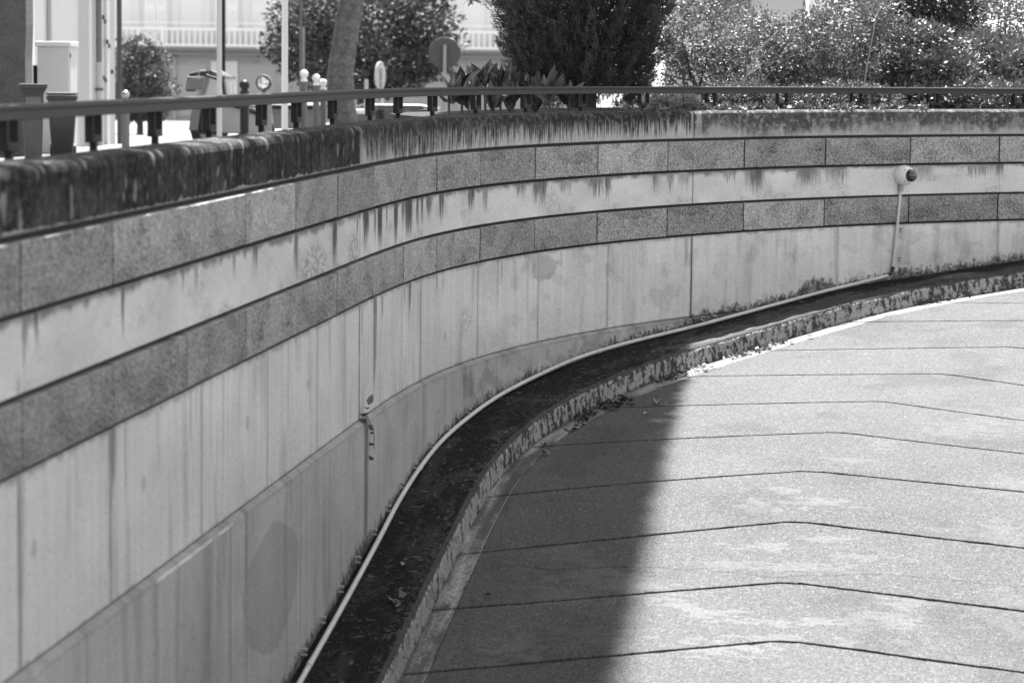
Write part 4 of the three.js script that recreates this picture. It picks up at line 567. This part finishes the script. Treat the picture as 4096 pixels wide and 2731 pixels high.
{
  const k = 58 / 6029, lmR = leafMat(0.07, 0.6, 0.22);
  tree('wide round evergreen street tree with dark hollows behind the bollards', 830, 58, 0.14, { seed: 71, n: 30000, clumps: 520, rad: [215 * k, 128 * k, 1.9], size: 0.1, spread: 0.3, mat: lmR, cy: topY(830, 88, 58), shell: 0.35, floor: 0.35 });
  tree('small round leafy tree next to the pale house side', 320, 60, 0.08, { seed: 72, n: 9500, clumps: 170, rad: [0.64, 1.05, 0.62], size: 0.085, spread: 0.24, mat: leafMat(0.095, 0.6, 0.25), cy: topY(320, 200, 60), shell: 0.3 });
  // big trunk with its crown above the frame
  const Z = 43, o = stand(790, Z), r = rngOf(73), pts = [[793, 330, 31], [790, 270, 30], [782, 220, 30], [781, 170, 29.5], [789, 110, 28.5], [798, 50, 28.5], [808, 0, 28.5], [818, -60, 28]].map(([x, y, w]) => [at(x, y, Z).sub(new THREE.Vector3(...o)), metre(w, Z)]); pts.unshift([new THREE.Vector3(pts[0][0].x, -0.1, 0), pts[0][1] * 1.25]);
  const cv = new THREE.CatmullRomCurve3(pts.map((q) => q[0])), g = new THREE.TubeGeometry(cv, 60, 1, 22), P = g.attributes.position;
  for (let i = 0; i <= 60; i++) { const c = cv.getPointAt(i / 60), y = c.y; let w = pts[0][1]; for (let q = 0; q < pts.length - 1; q++) if (y >= pts[q][0].y && y <= pts[q + 1][0].y) w = lerp(pts[q][1], pts[q + 1][1], (y - pts[q][0].y) / (pts[q + 1][0].y - pts[q][0].y)); else if (y > pts[q + 1][0].y) w = pts[q + 1][1]; for (let a = 0; a <= 22; a++) { const j = i * 23 + a, ww = w * (1 + 0.1 * (vn(a % 22 * 0.9, y * 2.5) - 0.5) + 0.06 * (vn(a % 22 * 2.3, y * 7) - 0.5)); P.setXYZ(j, c.x + (P.getX(j) - c.x) * ww, c.y + (P.getY(j) - c.y) * ww, c.z + (P.getZ(j) - c.z) * ww); } } g.computeVertexNormals();
  const bt = greyTex(256, 512, (u, v) => 0.105 + 0.15 * (fbm(u * 22, v * 7, 4) - 0.5) + 0.03 * (fbm(u * 3, v * 5, 3) - 0.5)); bt.repeat.set(5, 6);
  const top = pts[pts.length - 1][0].clone();
  const big = tree('big street tree with a leaning bare trunk rising out of view', 790, Z, 0.2, { seed: 73, n: 7000, clumps: 130, rad: [2.6, 1.7, 2.6], size: 0.17, spread: 0.5, mat: leafMat(0.07, 0.5, 0.3), cy: top.y + 2.4, cx: 0.5, floor: 2.2, shell: 0.3, geo: longLeaf, fork: top, trunk: g, barkM: new THREE.MeshStandardMaterial({ map: bt, roughness: 0.95 }) });
  const hang = [], oo = new THREE.Vector3(...o); for (const [x, y, n, sp] of [[1018, 10, 16, 0.09], [1080, -4, 16, 0.12], [1000, -6, 20, 0.15], [1045, -14, 26, 0.2], [965, -12, 24, 0.2]]) for (let i = 0; i < n; i++) hang.push([at(x, y, Z - 0.3).sub(oo).addScaledVector(rv(r), sp * r()), rv(r).add(new THREE.Vector3(0, -0.7, 0)), 0.1 + 0.06 * r(), 0.8]);
  foliage(big, 'hanging_leaves', longLeaf, leafMat(0.06, 0.6, 0.2), hang, r); part(big, 'twig', tube([at(1018, 95, Z - 0.3), at(1018, 30, Z - 0.3), at(1035, -40, Z - 0.3), at(900, -120, Z)].map((q) => q.sub(oo)), 0.008, 6, 20), bark);
}
// ---------------------------------------------------------------- the long house with a balcony, and pale houses on the right
{
  const Z = 115, X0 = at(150, 150, Z).x, X1 = at(1300, 150, Z).x, gy = groundY(Z), t = thing('balcony_house', 'long pale house with a white balustraded balcony across the street', 'building', [0, gy, -Z]), Yl = (py) => at(400, py, Z).y - gy, X = (px) => at(px, 100, Z).x;
  const plaster = greyTex(512, 256, (u, v) => 0.7 + 0.04 * (fbm(u * 30, v * 30, 3) - 0.5) + 0.04 * (fbm(u * 4, v * 4, 3) - 0.5)), stone = greyTex(512, 256, (u, v) => 0.36 + 0.08 * (fbm(u * 40, v * 14, 4) - 0.5) + 0.06 * (fbm(u * 6, v * 3, 3) - 0.5));
  const L = X1 - X0, cx = (X0 + X1) / 2, yF = Yl(106), mUp = new THREE.MeshStandardMaterial({ map: plaster, roughness: 0.9 }), mLo = new THREE.MeshStandardMaterial({ map: stone, roughness: 0.9 }), trim = std(0.62, 0.8), mW = std(0.78, 0.7);
  part(t, 'upper_wall', box(L, 6, 8, cx, yF + 3, -5.2), mUp); part(t, 'lower_wall', box(L, yF + 0.6, 8, cx, yF / 2 - 0.3, -5), mLo);
  part(t, 'balcony_slab', merge([box(L, 0.1, 1.3, cx, yF - 0.05, -0.5), box(L, 0.1, 1.1, cx, yF - 0.16, -0.6), box(L, 0.14, 0.85, cx, yF - 0.3, -0.72)]), std(0.26, 0.85));
  part(t, 'fascia', box(L, 0.2, 0.08, cx, yF - 0.47, -0.98), std(0.36, 0.85));
  part(t, 'top_rail', box(L, 0.05, 0.06, cx, Yl(52), 0.02), mW); part(t, 'handrail', box(L, 0.1, 0.16, cx, Yl(66), 0.05), mW); part(t, 'bottom_rail', box(L, 0.09, 0.16, cx, Yl(103), 0.05), mW);
  const bal = cyl(0.028, 0.028, Yl(68) - Yl(102), 0, Yl(102), 0.05, 8), posts = []; let n = 0;
  for (let px = 160; px < 1290; px += 13.05, n++) { const k = ((px - 345) % 315 + 315) % 315; if (k < 26 || k > 289) continue; const b = part(t, 'baluster', bal, mW); b.position.x = X(px); b.scale.x = b.scale.z = 1.55; }
  for (let px = 345; px < 1290; px += 315) { for (const e of [-28, 28]) part(t, 'baluster_post', box(0.12, Yl(66) - Yl(103), 0.14, X(px + e), (Yl(66) + Yl(103)) / 2, 0.05), mW); const w = metre(52, Z), hh = Yl(68) - Yl(101), d = Math.hypot(w, hh); for (const e of [-1, 1]) part(t, 'cross_bar', box(d, 0.05, 0.05, 0, 0, 0).rotateZ(e * Math.atan2(hh, w)).translate(X(px), (Yl(68) + Yl(101)) / 2, 0.05 + e * 0.001), mW); part(t, 'rosette', new THREE.TorusGeometry(0.22, 0.03, 6, 24).translate(X(px), (Yl(68) + Yl(101)) / 2, 0.06), mW); }
  for (let px = 185; px < 1290; px += 164) {                   // french windows with shutters, between flat pilasters
    const wd = metre(52, Z), f = part(t, 'french_window', box(wd + 0.22, 2.75, 0.1, X(px), yF + 1.38, -1.19), trim);
    for (const e of [-1, 1]) { part(f, 'shutter', rbox(wd / 2 - 0.02, 2.55, 0.06, 0.01, X(px) + e * wd / 4, yF + 1.3, -1.12), mW); for (let q = 0; q < 3; q++) part(f, 'shutter_panel', box(wd / 2 - 0.2, 0.62, 0.02, X(px) + e * wd / 4, yF + 0.5 + q * 0.8, -1.082), std(0.7, 0.7)); }
    for (const e of [-46, 46]) part(t, 'pilaster', box(metre(16, Z), 6, 0.08, X(px + e), yF + 3, -1.17), std(0.66, 0.85));
  }
  for (const [px, w, py0, py1, m] of [[430, 72, 148, 268, std(0.4, 0.85)], [585, 84, 148, 268, std(0.38, 0.85)], [370, 22, 150, 268, std(0.24, 0.85)], [760, 84, 148, 268, std(0.36, 0.85)], [920, 84, 148, 268, std(0.38, 0.85)], [1090, 84, 148, 268, std(0.38, 0.85)]]) part(t, 'blocked_bay', box(metre(w, Z), Yl(py0) - Yl(py1), 0.06, X(px), (Yl(py0) + Yl(py1)) / 2, -0.985), m);
  part(t, 'door', box(metre(62, Z), Yl(139) - Yl(222), 0.07, X(509), (Yl(139) + Yl(222)) / 2, -0.95), std(0.66, 0.8));
  for (const px of [378, 556, 702, 860, 1010]) { for (const e of [-26, 0, 26]) part(t, 'arch_stone', box(metre(18, Z), 0.42, 0.05, X(px + e), Yl(131), -0.985), std(0.27 + 0.04 * ((px + e) % 3), 0.9)); }
  const dn = part(t, 'downpipe', cyl(0.07, 0.07, yF, X(394), 0, -0.88, 10), std(0.42, 0.7)); part(dn, 'hopper', box(0.2, 0.25, 0.2, X(396), Yl(122), -0.84), std(0.08, 0.7));
}
{
  const Z = 64, gy = groundY(Z), a = at(1560, 100, Z).x, b = at(1843, 100, Z).x, t = thing('pale_house', 'bright pale house wall showing through the gap in the shrubs', 'house', [0, gy, -Z]);
  part(t, 'wall', box(b - a, 7, 6, (a + b) / 2, 3.5, -3), std(0.42, 0.85)); part(t, 'corner_board', box(0.08, 7, 0.1, b + 0.03, 3.5, -0.1), std(0.12, 0.8)); part(t, 'eave', box(b - a + 0.6, 0.2, 6.6, (a + b) / 2, 7.1, -3), std(0.2, 0.8)); part(t, 'window', box(1, 1.3, 0.08, a + 1.2, 3.8, 0.01), std(0.06, 0.3));
  const Z2 = 85, g2 = groundY(Z2), c = at(1846, 60, Z2).x, d = at(2420, 60, Z2).x, u = thing('grey_house', 'mid-grey house with a sloping pale roof edge behind the shrubs', 'house', [0, g2, -Z2]);
  part(u, 'wall', box(d - c, 3.2, 6, (c + d) / 2, 1.6, -3), std(0.26, 0.85)); for (const q of [0.5, 2.9]) part(u, 'window', box(0.7, 0.9, 0.06, c + q, topY(1870, 30, Z2), 0.01), std(0.5, 0.4));
  const R = [[1930, 62], [2075, 8], [2300, 92]].map(([x, y]) => { const q = at(x, y, Z2 - 1); return new THREE.Vector2(q.x, q.y - g2); }); const roof = new THREE.Shape([R[0], R[1], R[2], new THREE.Vector2(R[2].x, 0.3), new THREE.Vector2(R[0].x, 0.3)]); part(u, 'gable', new THREE.ExtrudeGeometry(roof, { depth: 3, bevelEnabled: false }).translate(0, 0, -1), std(0.42, 0.85));
  for (const [p, q] of [[R[0], R[1]], [R[1], R[2]]]) { const len = p.distanceTo(q); part(u, 'roof_edge', box(len + 0.2, 0.12, 3.5, 0, 0, 0).rotateZ(Math.atan2(q.y - p.y, q.x - p.x)).translate((p.x + q.x) / 2, (p.y + q.y) / 2 + 0.08, 0.6), std(0.5, 0.7)); }
}
{ // unseen tree added left of the frame so its crown shades the near coping
  const r = rngOf(91), t = thing('added_shade_tree', 'unseen tree added beside the near end of the wall to shade its coping', 'tree', [-5.0, groundY(15), -15.2]), c = new THREE.Vector3(2.1, 7.6, 0);
  part(t, 'trunk', stem(new THREE.Vector3(0, -0.05, 0), new THREE.Vector3(0.3, 4.2, 0), 0.2, 0.15, 0.03, r, 12), bark);
  const list = clumped(r, { n: 13000, clumps: 300, rad: [2.1, 1.4, 5.4], size: 0.24, spread: 0.6, shell: 0.25 }).map((q) => (q[0].add(c), q)); foliage(t, 'crown', roundLeaf, leafMat(0.07, 0.5, 0.25), list, r);
  for (let i = 0; i < 8; i++) part(t, 'limb', stem(new THREE.Vector3(0.3, 4.2, 0), list[Math.floor(r() * list.length)][0], 0.09, 0.02, 0.06, r), bark);
}
{ // creeping plants hanging over the back edge of the coping
  const r = rngOf(95);
  for (const [label, s0, s1, n] of [['dark creeper along the coping left of the camera', 5.75, 7.0, 620], ['dark creeper along the coping above the security camera', 7.0, 8.75, 820], ['short creeper tuft on the coping by the pale joint stain', 4.95, 5.6, 160]]) {
    const c = W((s0 + s1) / 2, -0.2, -0.32), t = thing('creeper', label, 'creeper', c.toArray()), list = [];
    for (let i = 0; i < n; i++) { const s = lerp(s0, s1, r()), e = Math.min(1, 6 * Math.min(s - s0, s1 - s)), o = -0.26 + 0.265 * Math.sqrt(r()) * (0.55 + 0.45 * vn(s * 6, 2)) * e, h = -0.312 + (o < -0.2 ? 0.06 : 0.022) * r() * (0.5 + vn(s * 5, 7)); list.push([W(s, o, h).sub(c), rv(r).add(new THREE.Vector3(0, 0.2, 0)), 0.024 + 0.026 * r(), 0.6 + 0.8 * r()]); }
    foliage(t, 'leaves', smallLeaf, lm2, list, r); part(t, 'vine', tube([s0, lerp(s0, s1, 0.4), lerp(s0, s1, 0.7), s1].map((s) => W(s, -0.16 + 0.03 * Math.sin(s * 9), -0.309).sub(c)), 0.004, 5, 30), bark);
  }
}
renderer.render(scene, camera);
